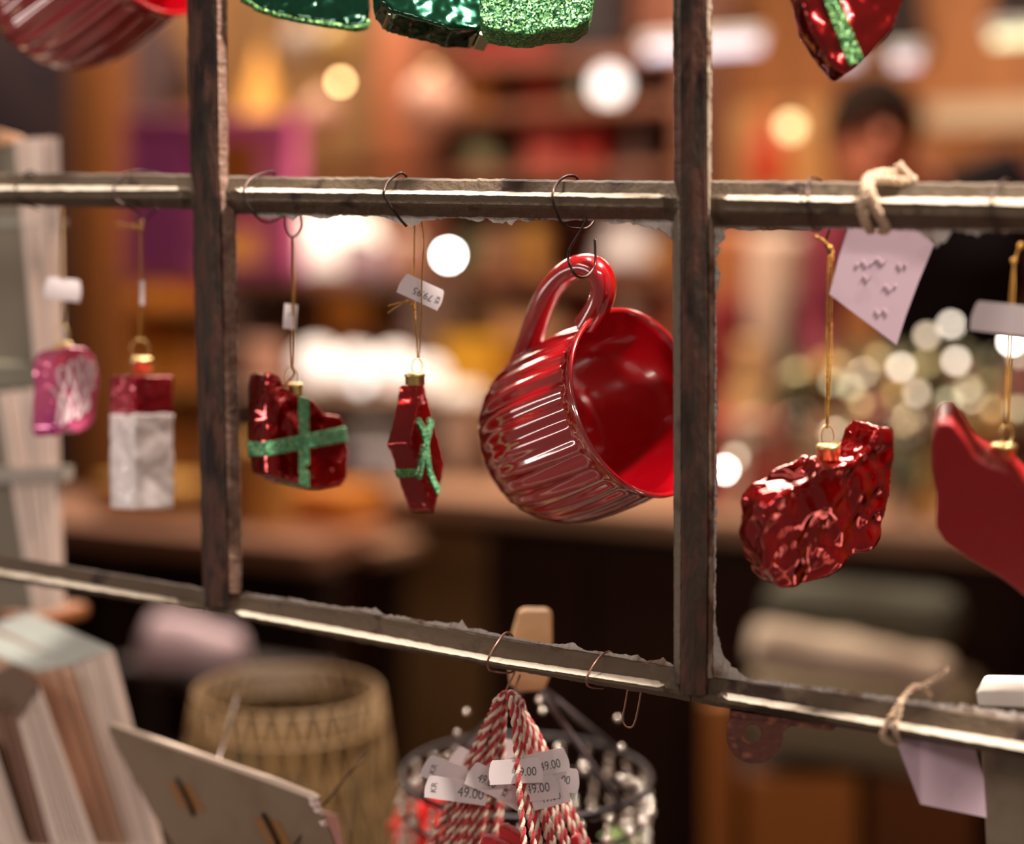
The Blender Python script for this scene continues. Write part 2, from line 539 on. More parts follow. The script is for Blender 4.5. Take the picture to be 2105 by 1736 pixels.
jag = [(1468, 30), (1480, 44), (1492, 30), (1505, 22), (1512, 22), (1530, 8), (1560, 6), (1600, 8), (1650, 9), (1720, 10), (1800, 10), (1900, 12), (1980, 14), (2110, 13), (2300, 10)]
part('putty_flakes', putty([(x, hb(x, H_BOT, 0), r) for x, r in jag], (0.1, -1), 0, M_PUTTY, 6), M_PUTTY, WIN)
jag = [(470, 16), (492, 26), (508, 6), (512, 14), (530, 3), (545, 4), (560, 12), (590, 8), (604, 2), (700, 3), (800, 4), (850, 6), (980, 3), (1000, 6), (1120, 4), (1280, 4), (1300, 8),
       (1330, 14), (1352, 22), (1370, 34), (1394, 44)]
part('putty_flakes', putty([(interp(V_R, y)[3], y, r) for y, r in jag], (1, 0), 0, mat('white_putty', (226, 220, 218), rough=.45, bump=.8, bscale=140), 7), M_PUTTY, WIN, label='lumpy white putty beside the bar')
jag = [(440, 6), (460, 5), (600, 3), (700, 4), (860, 2), (1000, 3), (1220, 3)]
part('putty_flakes', putty([(interp(V_L, y)[3] - 2, y, r) for y, r in jag], (1, 0), 0, M_PUTTY, 8), M_PUTTY, WIN)
# the rusty eyelet under the bottom rail
gE = G()
NE = 40
outer, inner = [], []
for k in range(NE):
    t = 2 * math.pi * k / NE
    c, s = math.cos(t), math.sin(t)
    rad = 58 if s > -0.35 else min(58 / max(-s, .01) * 0.62, 70)
    ox, oy = 1552 + c * 58, 1514 + s * 56
    if s < -0.2:
        oy = max(1476 + (c + 1) * 6, 1514 + s * 70); ox = 1552 + c * (62 + 20 * max(0, c))
    outer.append((ox, oy)); inner.append((1546 + c * 18, 1509 + s * 18))
for Yv in (-0.002, 0.0015):
    gE.v += [atY(x, y, Yv) for x, y in outer] + [atY(x, y, Yv) for x, y in inner]
for k in range(NE):
    l = (k + 1) % NE
    gE.f += [(k, l, NE + l, NE + k), (2 * NE + k, 3 * NE + k, 3 * NE + l, 2 * NE + l), (k, 2 * NE + k, 2 * NE + l, l), (NE + k, NE + l, 3 * NE + l, 3 * NE + k)]
part('eyelet', gE, mat('rusty_iron', (92, 48, 36), rough=0.7, bump=0.6, bscale=200, spots=[(58, 28, 22), (140, 84, 60)], sscale=70, sthr=0.6), WIN, label='rusty round eyelet lug with a hole')
gE = G().prism([atY(1500, 1462, -0.001), atY(1720, 1492, -0.001), atY(1712, 1503, -0.001), atY(1500, 1478, -0.001)], Vector((0, 0.004, 0)))
part('eyelet_strip', gE, MC['rusty_iron'], WIN)

# ================================================================== WIRES AND STRINGS
def wire(g, pts, r=0.00062, k=6, n=8):
    g.tube(smooth_path([atY(x, y, Y) for x, y, Y in pts], k), r, n)
    return g
def hook(label, pts, m=M_WIRE, r=0.00062, name='wire_hook', group=None):
    return solo(name, label, 'hook', wire(G(), pts, r), m, smooth=True, group=group)
hook('thin dark wire hook at the far left end of the upper bar', [(75, 356, .008), (60, 352, .003), (40, 368, -.004), (32, 386, -.011), (36, 405, -.011), (55, 420, -.004), (82, 432, .006)], r=.0005)
hook('dark wire hook carrying the red and white block ornament', [(330, 358, .010), (290, 352, .008), (262, 355, .002), (240, 372, -.006), (233, 390, -.0125), (237, 408, -.0125), (262, 425, -.008), (285, 438, .002), (281, 452, .010), (283, 466, .014), (292, 462, .018), (305, 446, .022), (325, 430, .024)], r=.00055)
hook('wire hook over the upper bar beside the left post, above the ribboned glass piece', [(566, 360, .010), (562, 354, .006), (545, 355, .001), (518, 366, -.006), (502, 388, -.0125), (503, 408, -.0125), (517, 432, -.010), (535, 452, -.005), (552, 457, .001), (575, 449, .008), (594, 437, .014), (605, 432, .016)])
hook('paperclip loop of dark wire holding the left gold thread', [(592, 428, .016), (588, 445, .016), (588, 465, .016), (595, 481, .016), (604, 487, .016), (614, 481, .016), (622, 465, .016), (620, 445, .016), (617, 428, .016)], name='wire_loop')
hook('open dark wire hook bent over the upper bar above the price label', [(836, 366, .010), (832, 359, .006), (822, 357, .001), (800, 372, -.006), (790, 392, -.0125), (790, 402, -.0125), (803, 425, -.010), (820, 448, -.006), (836, 466, -.003)], r=.0007)
hook('wire hook over the upper bar from which the ribbed red mug hangs', [(1188, 370, .010), (1182, 363, .006), (1165, 363, .001), (1146, 376, -.006), (1136, 400, -.0125), (1140, 425, -.011), (1152, 455, -.006), (1168, 468, -.001), (1190, 471, .004), (1206, 470, .008), (1218, 458, .012), (1220, 445, .015)], r=.00068)
hook('second S-shaped wire linking the upper hook to the mug handle', [(1206, 450, -.001), (1198, 466, .000), (1190, 480, .002), (1172, 510, .004), (1168, 530, .000), (1173, 550, -.006), (1185, 567, -.004), (1202, 570, .006), (1215, 560, .022), (1223, 545, .030), (1224, 515, .032), (1223, 492, .032)], r=.00068, name='s_hook')
hook('dark wire hook hanging the crumpled red glass piece', [(1690, 372, .008), (1675, 366, .002), (1663, 372, -.004), (1660, 400, -.0125), (1663, 430, -.0115), (1668, 465, -.004), (1680, 474, .004), (1700, 463, .012), (1706, 470, .014), (1700, 488, .016), (1698, 505, .016), (1706, 519, .016), (1712, 510, .018)], r=.0006)
hook('dark wire hook at the far right of the upper bar', [(2078, 372, .008), (2066, 370, .002), (2048, 388, -.006), (2040, 412, -.0125), (2042, 440, -.0115), (2048, 472, -.004), (2065, 480, .004), (2090, 468, .012)], r=.0006)
hook('bent copper-coloured wire on the lower bar holding the twine bundle', [(1062, 1330, .010), (1052, 1306, .006), (1038, 1303, .000), (1020, 1325, -.008), (1005, 1352, -.0125), (1003, 1372, -.010), (1012, 1380, -.002), (1046, 1384, .002), (1058, 1380, .008), (1044, 1412, .008), (1036, 1432, .006), (1038, 1442, .002), (1052, 1432, .004), (1064, 1402, .010), (1070, 1386, .012)], M_WIRE2, r=.00055)
hook('bent copper-coloured wire on the lower bar left of the hanging paperclip', [(1268, 1362, .010), (1258, 1343, .006), (1243, 1343, .000), (1222, 1365, -.008), (1207, 1392, -.0125), (1207, 1408, -.010), (1218, 1414, -.002), (1240, 1416, .004)], M_WIRE2, r=.00055)
hook('long narrow copper paperclip loop hanging below the lower bar', [(1290, 1420, .008), (1285, 1450, .008), (1280, 1478, .008), (1286, 1493, .008), (1298, 1496, .008), (1306, 1482, .008), (1313, 1450, .008), (1318, 1422, .008)], M_WIRE2, r=.0005, name='paperclip')

# ================================================================== HANGING ORNAMENT KIT
def cap_parts(root, px, py, w, h, Y, ring=(0, -30, 11, 15), tilt=0.0):
    P = atY(px, py, Y); s = depth(P) / F
    ax = (camvec(0, 1, 0.12) + camvec(tilt, 0, 0)).normalized()
    r = w / 2 * s
    prof = [(r * .9, 0), (r, .0003), (r, h * .68 * s), (r * 1.1, h * .72 * s), (r * 1.08, h * .9 * s), (r * .9, h * s), (r * .2, h * 1.02 * s)]
    g = G().lathe(prof, 28, P - ax * (h / 2 * s), ax, rib=lambda q, hh, t, j: q * (1 + (0.035 * math.cos(12 * t) if j < 3 else 0)))
    part('cap', g, M_GOLD, root, smooth=True)
    cx, cy, rx, ry = ring
    C = P + cr * cx * s - cu * cy * s
    pts = [C + cr * math.cos(t) * rx * s + cu * math.sin(t) * ry * s + fw * math.cos(t) * rx * s * 0.4 for t in [2 * math.pi * k / 28 for k in range(28)]]
    part('ring', G().tube(pts, 0.00028, 6, closed=True), M_GOLD, root, smooth=True)
def strands(g, pts, r=0.0004, k=5):
    g.tube(smooth_path([atY(x, y, Y) for x, y, Y in pts], k), r, 7)
    return g
def label_poly(px, py, w, h, ang, Y, n=None, wave=True):
    """a price label with two wavy ends; returns outline, origin and its axes"""
    P = atY(px, py, Y); s = depth(P) / F
    n = (n or camvec(0, 0, 1)).normalized()
    a = math.radians(ang)
    rx = camvec(math.cos(a), -math.sin(a), 0); rx = (rx - n * rx.dot(n)).normalized()
    uy = n.cross(rx).normalized()
    W, H = w / 2 * s, h / 2 * s
    pts = []
    e = [(0, 1), (.25, .93), (.5, .8), (.8, .35), (1, -.1), (1.0, -.5), (.85, -.8), (.9, -1)] if wave else [(0, 1), (0, -1)]
    for (k, t) in e:
        pts.append(P + rx * (W + k * .38 * H) + uy * H * t)
    for (k, t) in reversed(e):
        pts.append(P - rx * (W + k * .38 * H) + uy * H * t)
    return pts, P, rx, uy, n, s
def price_tag(root, px, py, w, h, ang, Y, texts=(), n=None, flip=False, name='price_tag', wave=True, m=None):
    pts, P, rx, uy, nn, s = label_poly(px, py, w, h, ang, Y, n, wave)
    o = part(name, G().prism(pts, -nn * 0.00025), m or M_PAPER, root)
    if flip:
        rx, uy = -rx, -uy
    g = G()
    for (t, size, dx, dy, rot, cond) in texts:
        c, q = math.cos(math.radians(rot)), math.sin(math.radians(rot))
        tx, ty = rx * c + uy * q, uy * c - rx * q
        x = text_geo(t, size * s, P + rx * dx * s + uy * dy * s, tx, ty, nn, ext=0.00012, cond=cond)
        g.add(x.v, x.f)
    if g.v:
        part('printed_price', g, M_INK, o)
    return o

M_REDG = mat('red_mirror_glass', (150, 14, 14), rough=0.14, metal=0.85, coat=1.0)
M_REDG2 = mat('bright_red_glass', (160, 5, 7), rough=0.08, metal=0.8, coat=1.0)
M_REDMATT = mat('frosted_red', (140, 3, 10), rough=0.5, coat=0.12, bump=0.25, bscale=500)
M_GREENGL = glitter('green_glitter', (52, 150, 104), (190, 240, 180), 1300)
M_GREENGLD = glitter('bottle_green_glitter', (26, 92, 50), (140, 190, 100), 1300)
M_GREENDARK = mat('dark_green_glass', (4, 66, 44), rough=0.12, metal=0.8, coat=1.0)

def px_poly(poly, P0, n, off=0.0):
    return [onplane(x, y, P0 + n * off, n) for x, y in poly]
def clip(poly, a, b, c):
    """keep a*x+b*y>=c (pixel half plane)"""
    out = []
    for i in range(len(poly)):
        p, q = poly[i - 1], poly[i]
        dp, dq = a * p[0] + b * p[1] - c, a * q[0] + b * q[1] - c
        if (dp >= 0) != (dq >= 0):
            t = dp / (dp - dq)
            out.append((p[0] + (q[0] - p[0]) * t, p[1] + (q[1] - p[1]) * t))
        if dq >= 0:
            out.append(q)
    return out
def inflate(poly, d):
    A = sum(poly[i - 1][0] * poly[i][1] - poly[i][0] * poly[i - 1][1] for i in range(len(poly)))
    sg = 1 if A > 0 else -1
    out = []
    for i in range(len(poly)):
        p, q, r = poly[i - 1], poly[i], poly[(i + 1) % len(poly)]
        e1 = Vector((q[0] - p[0], q[1] - p[1])).normalized(); e2 = Vector((r[0] - q[0], r[1] - q[1])).normalized()
        n = (Vector((e1.y, -e1.x)) + Vector((e2.y, -e2.x)))
        n = n.normalized() * sg if n.length > 1e-6 else Vector((0, 0))
        out.append((q[0] + n.x * d, q[1] + n.y * d))
    return out
def dens(poly, step=14):
    out = []
    for i in range(len(poly)):
        a, b = poly[i - 1], poly[i]
        n = max(1, int(math.hypot(b[0] - a[0], b[1] - a[1]) / step))
        out += [(a[0] + (b[0] - a[0]) * k / n, a[1] + (b[1] - a[1]) * k / n) for k in range(n)]
    return out

# ---- the ribboned glass parcel with the wide cross (left of centre)
T = thing('glass_parcel_ornament', 'dark red glass parcel ornament facing us, broad green glitter cross, in the middle opening', 'ornament', atY(612, 1006, .018), 'ribboned red glass parcels')
P0, n = atY(640, 890, 0.018), camvec(.66, 0.0, .75).normalized()
poly = [(552, 764), (572, 772), (588, 800), (612, 813), (645, 822), (668, 852), (704, 858), (713, 885), (717, 930), (711, 985), (702, 1003), (655, 1007), (600, 993), (552, 977), (548, 900), (546, 800)]
g = remesh(G().prism(px_poly(poly, P0, n), -n * 0.019), 0.0009, 8, 0.0012, 80, 3.0)
part('body', g, M_REDG, T, smooth=True)
big = inflate(poly, 1.0)
vb = clip(clip(dens(big), 1, 0, 615), -1, 0, -637)
part('ribbon', remesh(G().prism(px_poly(vb, P0, n, .0006), -n * 0.0202), 0.0006, 2), M_GREENGL, T, smooth=True)
hbn = clip(clip(dens(big), 0.19, 1, 1012), -0.19, -1, -1044)
part('ribbon', remesh(G().prism(px_poly(hbn, P0, n, .0007), -n * 0.0205), 0.0006, 2), M_GREENGL, T, smooth=True)
cap_parts(T, 607, 800, 30, 24, .013, (-6, -25, 12, 21))
g = G(); strands(g, [(603, 487, .016), (602, 620, .016), (600, 700, .015), (602, 758, .013)], .00045); strands(g, [(605, 487, .016), (605, 620, .016), (606, 700, .015), (604, 758, .013)], .00045)
strands(g, [(603, 756, .011), (607, 768, .009), (596, 782, .009), (581, 796, .009)], .0006)
part('gold_thread', g, M_THREAD, T, smooth=True)
price_tag(T, 597, 651, 28, 52, 3, .0145, (('1', 16, 0, 4, 90, 1),), wave=False, n=camvec(.4, .1, 1))

# ---- the parcel seen edge-on
T = thing('glass_parcel_ornament', 'slim dark red glass parcel ornament turned edge-on, with crossed green glitter bands', 'ornament', atY(855, 1056, .018), 'ribboned red glass parcels')
P0, n = atY(870, 920, 0.014), camvec(.88, 0.05, .47).normalized()
poly = [(873, 787), (878, 812), (889, 856), (903, 905), (915, 957), (909, 985), (903, 1012), (893, 1056), (886, 1050), (872, 1010), (861, 978), (853, 945), (845, 925), (839, 912), (848, 880), (858, 835), (864, 790)]
g = remesh(G().prism(px_poly(poly, P0, n), -n * 0.0135), 0.0007, 5, 0.0003, 150, 8.0)
part('body', g, M_REDG, T, smooth=True)
def strip(pts, w, off=0.0009, k=6):
    P = smooth_path([onplane(x, y, P0 + n * off, n) for x, y in pts], k)
    out = G()
    L, Rr = [], []
    for i, p in enumerate(P):
        t = (P[min(i + 1, len(P) - 1)] - P[max(i - 1, 0)]).normalized()
        s = t.cross(n).normalized()
        L.append(p - s * w / 2); Rr.append(p + s * w / 2)
    out.prism(L + Rr[::-1], -n * 0.0016)
    return out
part('ribbon', strip([(861, 864), (872, 885), (879, 925), (884, 965), (893, 990), (904, 1012)], .0042), M_GREENGL, T)
part('ribbon', strip([(889, 862), (880, 905), (872, 940), (864, 975), (862, 982)], .0042, .0011), M_GREENGL, T)
bb = clip(clip(dens(inflate(poly, .8), 6), 0, 1, 963), 0, -1, -981)
bb = clip(bb, -1, 0, -869)
part('ribbon', remesh(G().prism(px_poly(bb, P0, n, .0002), -n * 0.0142), 0.0006, 1), M_GREENGLD, T, smooth=True, label='darker green glitter band on the edge')
cap_parts(T, 853, 779, 40, 25, .010, (4, -25, 11, 15))
g = G(); strands(g, [(852, 458, .008), (851, 500, .008), (851, 560, .008), (853, 640, .010), (855, 690, .010), (858, 737, .010)]); strands(g, [(866, 456, .008), (870, 500, .008), (867, 560, .002), (866, 640, .002), (863, 700, .008), (861, 737, .010)])
strands(g, [(858, 454, .008), (862, 450, .008), (867, 458, .008)])
strands(g, [(852, 640, .008), (848, 626, .006), (838, 618, .004), (818, 630, .002), (797, 644, .001)], .0004); strands(g, [(838, 620, .004), (822, 623, .002), (798, 629, .001)], .0004)
g.ball(atY(839, 620, .0035), .0011, 8, 6); g.ball(atY(846, 626, .0035), .0008, 8, 6)
part('gold_thread', g, M_THREAD, T, smooth=True)
price_tag(T, 866, 600, 78, 44, 24.5, .006, (('79.95', 21, -5, 3, 0, .95), ('KR', 13, -37, 2, 90, 1)), flip=True)

# ---- frosted block with a red top
C0 = atY(278, 905, .012); s = depth(C0) / F
a_ = 93.5 * s; th = math.radians(48)
e1 = camvec(math.cos(th), 0, -math.sin(th)) * a_; e2 = camvec(-math.sin(th), 0, -math.cos(th)) * a_
T = thing('block_ornament', 'frosted white square block ornament with a shiny dark red top', 'ornament', atY(290, 1050, .02))
def prismz(y0, y1, grow=0.0):
    b = onplane(278, y1, C0, camvec(0, 0, 1)); t = onplane(278, y0, C0, camvec(0, 0, 1))
    c = b - (e1 + e2).normalized() * grow
    q = [c, c + e1 * (1 + grow / a_ * 2), c + e1 * (1 + grow / a_ * 2) + e2 * (1 + grow / a_ * 2), c + e2 * (1 + grow / a_ * 2)]
    return G().prism(q, t - b)
part('body', remesh(prismz(850, 1050, .0004), 0.0011, 4, 0.0007, 75, 1.0), mat('frosted_white', (236, 226, 224), rough=0.38, coat=0.3), T, smooth=True)
part('red_top', remesh(prismz(772, 852), 0.0009, 4, 0.0006, 130, 4.0), mat('wine_foil', (150, 18, 40), rough=0.26, metal=0.75, coat=0.6, bump=0.9, bscale=110), T, smooth=True)
cap_parts(T, 291, 749, 42, 28, .030, (-3, -32, 17, 20))
g = G(); strands(g, [(289, 462, .016), (290, 560, .020), (289, 640, .026), (288, 704, .030)], .0005); strands(g, [(284, 470, .016), (290, 480, .016), (291, 560, .020), (291, 640, .026), (290, 704, .030)], .0004)
for q in ((291, 456), (278, 467), (284, 470), (291, 469)):
    g.ball(atY(q[0], q[1], .015), .0012, 8, 6)
strands(g, [(282, 462, .015), (262, 462, .014), (238, 456, .013)], .0003); strands(g, [(282, 466, .015), (262, 470, .014), (236, 466, .013)], .0003)
part('gold_thread', g, M_THREAD, T, smooth=True)
price_tag(T, 292, 602, 9, 50, 0, .020, wave=False)

# ---- pink piece with white icing
T = thing('iced_ornament', 'shiny pink glass ornament piped with white looping lines', 'ornament', atY(130, 900, .02))
P0, n = atY(150, 800, 0.020), camvec(.82, 0.0, .57).normalized()
poly = [(112, 742), (124, 722), (148, 712), (178, 714), (196, 736), (207, 778), (204, 812), (196, 862), (184, 882), (162, 892), (150, 884), (138, 880), (126, 892), (112, 899), (106, 880), (110, 820)]
part('body', remesh(G().prism(px_poly(poly, P0, n), -n * 0.020), 0.0010, 8, 0.0009, 90, 6.0), mat('pink_mirror_glass', (250, 112, 156), rough=0.16, metal=0.35, coat=1.0, spots=(196, 60, 150), sscale=28, sthr=0.5, ssoft=.2), T, smooth=True)
sq = [(107, 797), (122, 820), (133, 845), (128, 872), (119, 866), (126, 820), (138, 780), (134, 758), (123, 757), (121, 780), (134, 815), (146, 848), (139, 866), (136, 856), (149, 815), (160, 775), (154, 747), (144, 747),
      (143, 770), (155, 810), (165, 846), (157, 860), (155, 848), (167, 808), (177, 768), (174, 740), (164, 738), (163, 760), (174, 800), (182, 828), (175, 846), (173, 836), (184, 798), (194, 765), (191, 748), (184, 751), (186, 775), (192, 800)]
P = smooth_path([onplane(x, y, P0 + n * .0014, n) for x, y in sq], 6)
part('icing', G().tube(P, 0.0010, 8), mat('white_icing', (255, 232, 236), rough=0.3, coat=0.5), T, smooth=True)
cap_parts(T, 130, 716, 34, 24, .026, (-2, -28, 12, 19))
g = G(); strands(g, [(126, 428, .012), (124, 500, .014), (125, 600, .020), (127, 672, .026)], .0004); strands(g, [(129, 428, .012), (132, 500, .014), (133, 600, .020), (130, 672, .026)], .0004)
part('gold_thread', g, M_THREAD, T, smooth=True)
price_tag(T, 129, 595, 56, 46, 5, .017, n=camvec(.2, .1, 1))

# ---- crumpled bright red piece, right opening
T = thing('crumpled_ornament', 'crumpled translucent-looking bright red glass lump hanging right of the post', 'ornament', atY(1690, 1200, .018))
P0, n = atY(1700, 1060, 0.010), camvec(.48, -.26, .84).normalized()
poly = [(1577, 1042), (1606, 1016), (1660, 985), (1700, 962), (1756, 952), (1790, 922), (1808, 878), (1832, 884), (1838, 940), (1830, 1010), (1812, 1112), (1770, 1136), (1700, 1184), (1665, 1202), (1608, 1210), (1580, 1180), (1570, 1110)]
part('body', remesh(G().prism(px_poly(poly, P0, n), -n * 0.019), 0.0009, 4, 0.0027, 66, 2.2), M_REDG2, T, smooth=True)
cap_parts(T, 1703, 929, 46, 32, .016, (-3, -32, 15, 23))
g = G(); strands(g, [(1704, 512, .016), (1700, 620, .016), (1699, 750, .016), (1698, 880, .016)], .00042); strands(g, [(1713, 514, .016), (1711, 620, .016), (1707, 750, .016), (1700, 880, .016)], .00042); strands(g, [(1709, 513, .018), (1706, 620, .018), (1703, 750, .017), (1699, 880, .016)], .00035)
g.ball(atY(1706, 510, .014), .0015, 10, 8); strands(g, [(1704, 508, .014), (1694, 496, .012), (1676, 486, .010)], .0007)
part('gold_thread', g, M_THREAD, T, smooth=True)

# ---- matt red piece at the right edge
T = thing('matt_red_ornament', 'smooth frosted deep red ornament cut by the right edge', 'ornament', atY(2050, 1225, .02))
P0, n = atY(2040, 1050, 0.002), camvec(-.30, -.42, .86).normalized()
poly = [(1916, 890), (1930, 872), (1956, 870), (1980, 900), (2004, 940), (2040, 962), (2075, 970), (2105, 1005), (2150, 1035), (2200, 1060), (2215, 1200), (2190, 1275), (2105, 1228), (2050, 1186), (1985, 1148), (1940, 1116), (1924, 1090), (1926, 1020), (1914, 960)]
part('body', remesh(G().prism(px_poly(poly, P0, n), -n * 0.024), 0.0012, 6, 0.0004, 90, 5.0), M_REDMATT, T, smooth=True)
cap_parts(T, 2063, 928, 48, 32, .012, (6, -35, 14, 20))
g = G(); strands(g, [(2098, 498, .014), (2082, 560, .014), (2072, 700, .014), (2067, 878, .012)], .00042); strands(g, [(2084, 536, .014), (2084, 600, .014), (2078, 720, .014), (2069, 878, .012)], .00042)
g.ball(atY(2084, 536, .012), .0014, 10, 8); g.ball(atY(2098, 506, .012), .0014, 10, 8)
part('gold_thread', g, M_THREAD, T, smooth=True)
price_tag(T, 2075, 657, 130, 62, 6, .010, n=camvec(-.1, -.2, 1))

# ---- red heart with a green stripe, top right
T = thing('heart_ornament', 'pointed red glass heart tip with one green stripe at the top edge', 'ornament', atY(1740, 156, .018))
P0, n = atY(1740, 60, 0.012), camvec(.12, -.05, 1).normalized()
poly = [(1640, -70), (1650, 0), (1668, 60), (1704, 122), (1740, 157), (1792, 108), (1838, 55), (1862, -10), (1866, -90), (1820, -150), (1760, -120), (1700, -150)]
part('body', remesh(G().prism(px_poly(poly, P0, n), -n * 0.018), 0.0010, 14, 0.0008, 80, 9.0), M_REDG, T, smooth=True)
part('stripe', strip([(1694, -70), (1712, 0), (1738, 70), (1762, 128)], .0072, .0010), M_GREENGLD, T)

# ---- green pieces, top middle
for (nm, lab, poly, m, P, nn, t, seed, rim) in (
    ('green_leaf_ornament', 'dark green glass piece with a glittered lower rim, top edge beside the left post', [(470, -90), (497, -4), (540, 20), (600, 36), (680, 50), (742, 56), (757, 42), (762, 8), (748, -90)], M_GREENDARK, (630, 0), (.1, .1, 1), .006, 1.0, True),
    ('green_brick_ornament', 'dark green glass piece with a stepped silvery underside at the top edge', [(776, -90), (785, -2), (812, 24), (880, 44), (930, 58), (985, 60), (1010, 40), (1010, -90)], M_GREENDARK, (890, 0), (.3, .35, .9), .018, 2.0, False),
    ('glitter_bell_ornament', 'pale green ornament wholly covered in coarse glitter at the top edge', [(984, -90), (986, 40), (998, 60), (1050, 69), (1090, 73), (1130, 62), (1180, 60), (1212, 42), (1221, 0), (1224, -90)], glitter('pale_green_glitter', (30, 104, 60), (140, 200, 120), 1300), (1100, 0), (0, .1, 1), .020, 3.0, False)):
    T = thing(nm, lab, 'ornament', atY(P[0], 60, .016))
    P0, n = atY(P[0], P[1], .012 if not nm.startswith('glitter') else .004), camvec(*nn).normalized()
    part('body', remesh(G().prism(px_poly(poly, P0, n), -n * t), 0.0011, 8, 0.0006, 120, seed), m, T, smooth=True)
    if rim:
        pts = smooth_path([onplane(x, y + 1, P0 - n * .002, n) for x, y in poly[1:-2]], 8)
        part('glitter_rim', G().tube([p + Vector((noise.noise(p * 300) * .0006,) * 3) for p in pts], .0019, 8), M_GREENGLD, T, smooth=True)
    if nm.startswith('green_brick'):
        g = G()
        for i in range(8):
            x = 796 + i * 27; y = 18 + i * 6.0
            p = [onplane(x, y, P0 - n * .004, n), onplane(x + 24, y + 6, P0 - n * .004, n), onplane(x + 24, y + 17, P0 - n * .004, n), onplane(x, y + 11, P0 - n * .004, n)]
            g.prism(p, -n * .013)
        part('stepped_base', g, mat('silver_green', (150, 160, 130), rough=0.2, metal=0.9), T, bevel=.0006)

# ================================================================== MUGS
M_MUG = mat('red_glaze', (158, 4, 18), rough=0.2, coat=1.0, spec=0.5)
M_MUG.node_tree.nodes['Principled BSDF'].inputs['Coat IOR'].default_value = 2.1
M_MUG.node_tree.nodes['Principled BSDF'].inputs['Coat Roughness'].default_value = 0.03
def mug(label, rim_px, Yc, a, u, px_r, hk=1.0, handle=True, tiltu=0.0):
    a = a.normalized(); u = (u - a * u.dot(a)).normalized()
    C = atY(rim_px[0], rim_px[1], Yc)
    k = px_r * depth(C) / F / 4.9          # metres per "cm"
    O = C - a * 9.0 * k * hk
    prof = [(0.05, .15), (2.55, .15), (2.6, 0), (2.95, .05), (3.55, .55), (3.95, 1.0), (4.3, 1.6), (4.62, 2.5), (4.8, 3.6), (4.86, 5.0), (4.82, 6.5), (4.72, 7.6), (4.68, 8.1), (4.78, 8.6), (4.92, 8.9), (4.93, 9.05),
            (4.83, 9.12), (4.7, 9.05), (4.56, 8.7), (4.45, 8.0), (4.4, 6.0), (4.32, 4), (4.05, 2.2), (3.4, 1.1), (2.4, .75), (.05, .7)]
    P = []
    for i, (p, q) in enumerate(zip(prof, prof[1:])):
        for j in range(3):
            P.append(((p[0] + (q[0] - p[0]) * j / 3) * k, (p[1] + (q[1] - p[1]) * j / 3) * k * hk))
    P.append((prof[-1][0] * k, prof[-1][1] * k * hk))
    nout = 15 * 3
    def rib(r, h, t, j):
        hh = h / k / hk
        if j <= nout:
            e = max(0.0, min(1.0, (hh - .35) / 1.0)) * max(0.0, min(1.0, (8.55 - hh) / .6))
            w = .5 + .5 * math.cos(30 * t + .35 * math.sin(3 * t))
            return r - e * k * (.13 * (1 - w) ** 1.2) + k * .02 * noise.noise(Vector((3 * math.cos(t), 3 * math.sin(t), hh * .4)))
        return r
    T = thing('ribbed_mug', label, 'mug', O, 'ribbed red mugs')
    part('cup', G().lathe(P, 260, O, a, u, rib=rib), M_MUG, T, smooth=True)
    if handle:
        hp = [(-1.0, 4.62), (-.35, 4.95), (.45, 5.45), (.95, 6.1), (.95, 6.8), (.35, 7.3), (-.8, 7.42), (-2.2, 7.05), (-3.6, 6.25), (-5.0, 5.2), (-6.4, 4.15)]
        pts = smooth_path([O + a * (9 * hk + q) * k + u * rr * k for q, rr in hp], 8)
        N = len(pts)
        w = a.cross(u)
        g = G()
        nseg = 20
        for i, p in enumerate(pts):
            t = (pts[min(i + 1, N - 1)] - pts[max(i - 1, 0)]).normalized()
            v = t.cross(w).normalized()
            f = abs(i / (N - 1) - .5) * 2
            A, B = (.72 + .20 * f ** 4) * k, (.58 + .06 * f ** 4) * k
            for q in range(nseg):
                x = 2 * math.pi * q / nseg
                g.v.append(p + w * math.cos(x) * A + v * math.sin(x) * B)
        for i in range(N - 1):
            for q in range(nseg):
                l = (q + 1) % nseg
                g.f.append((i * nseg + q, i * nseg + l, (i + 1) * nseg + l, (i + 1) * nseg + q))
        g.f += [tuple(range(nseg)), tuple(range((N - 1) * nseg, N * nseg))]
        part('handle', g, M_MUG, T, smooth=True)
    return T
mug('ribbed red mug tipped on its side, hung by its handle beside the right post', (1319, 826), 0.052, camvec(.65, .28, .70), camvec(-.42, .905, .03), 203)
mug('ribbed red mug in the top left corner, only its underside showing', (280, -150), 0.050, camvec(.80, .33, .50), camvec(-.42, .905, .03), 196)
g = remesh(G().prism([atY(-60, 20, .02), atY(-40, 30, .02), atY(10, 66, .02), atY(27, 56, .02), atY(20, 20, .02), atY(-20, -10, .02)], Vector((0, .014, 0))), .001, 6, .0005, 100)
solo('green_bead_ornament', 'scrap of a green glittered ornament behind the corner mug', 'ornament', g, M_GREENGLD, smooth=True)

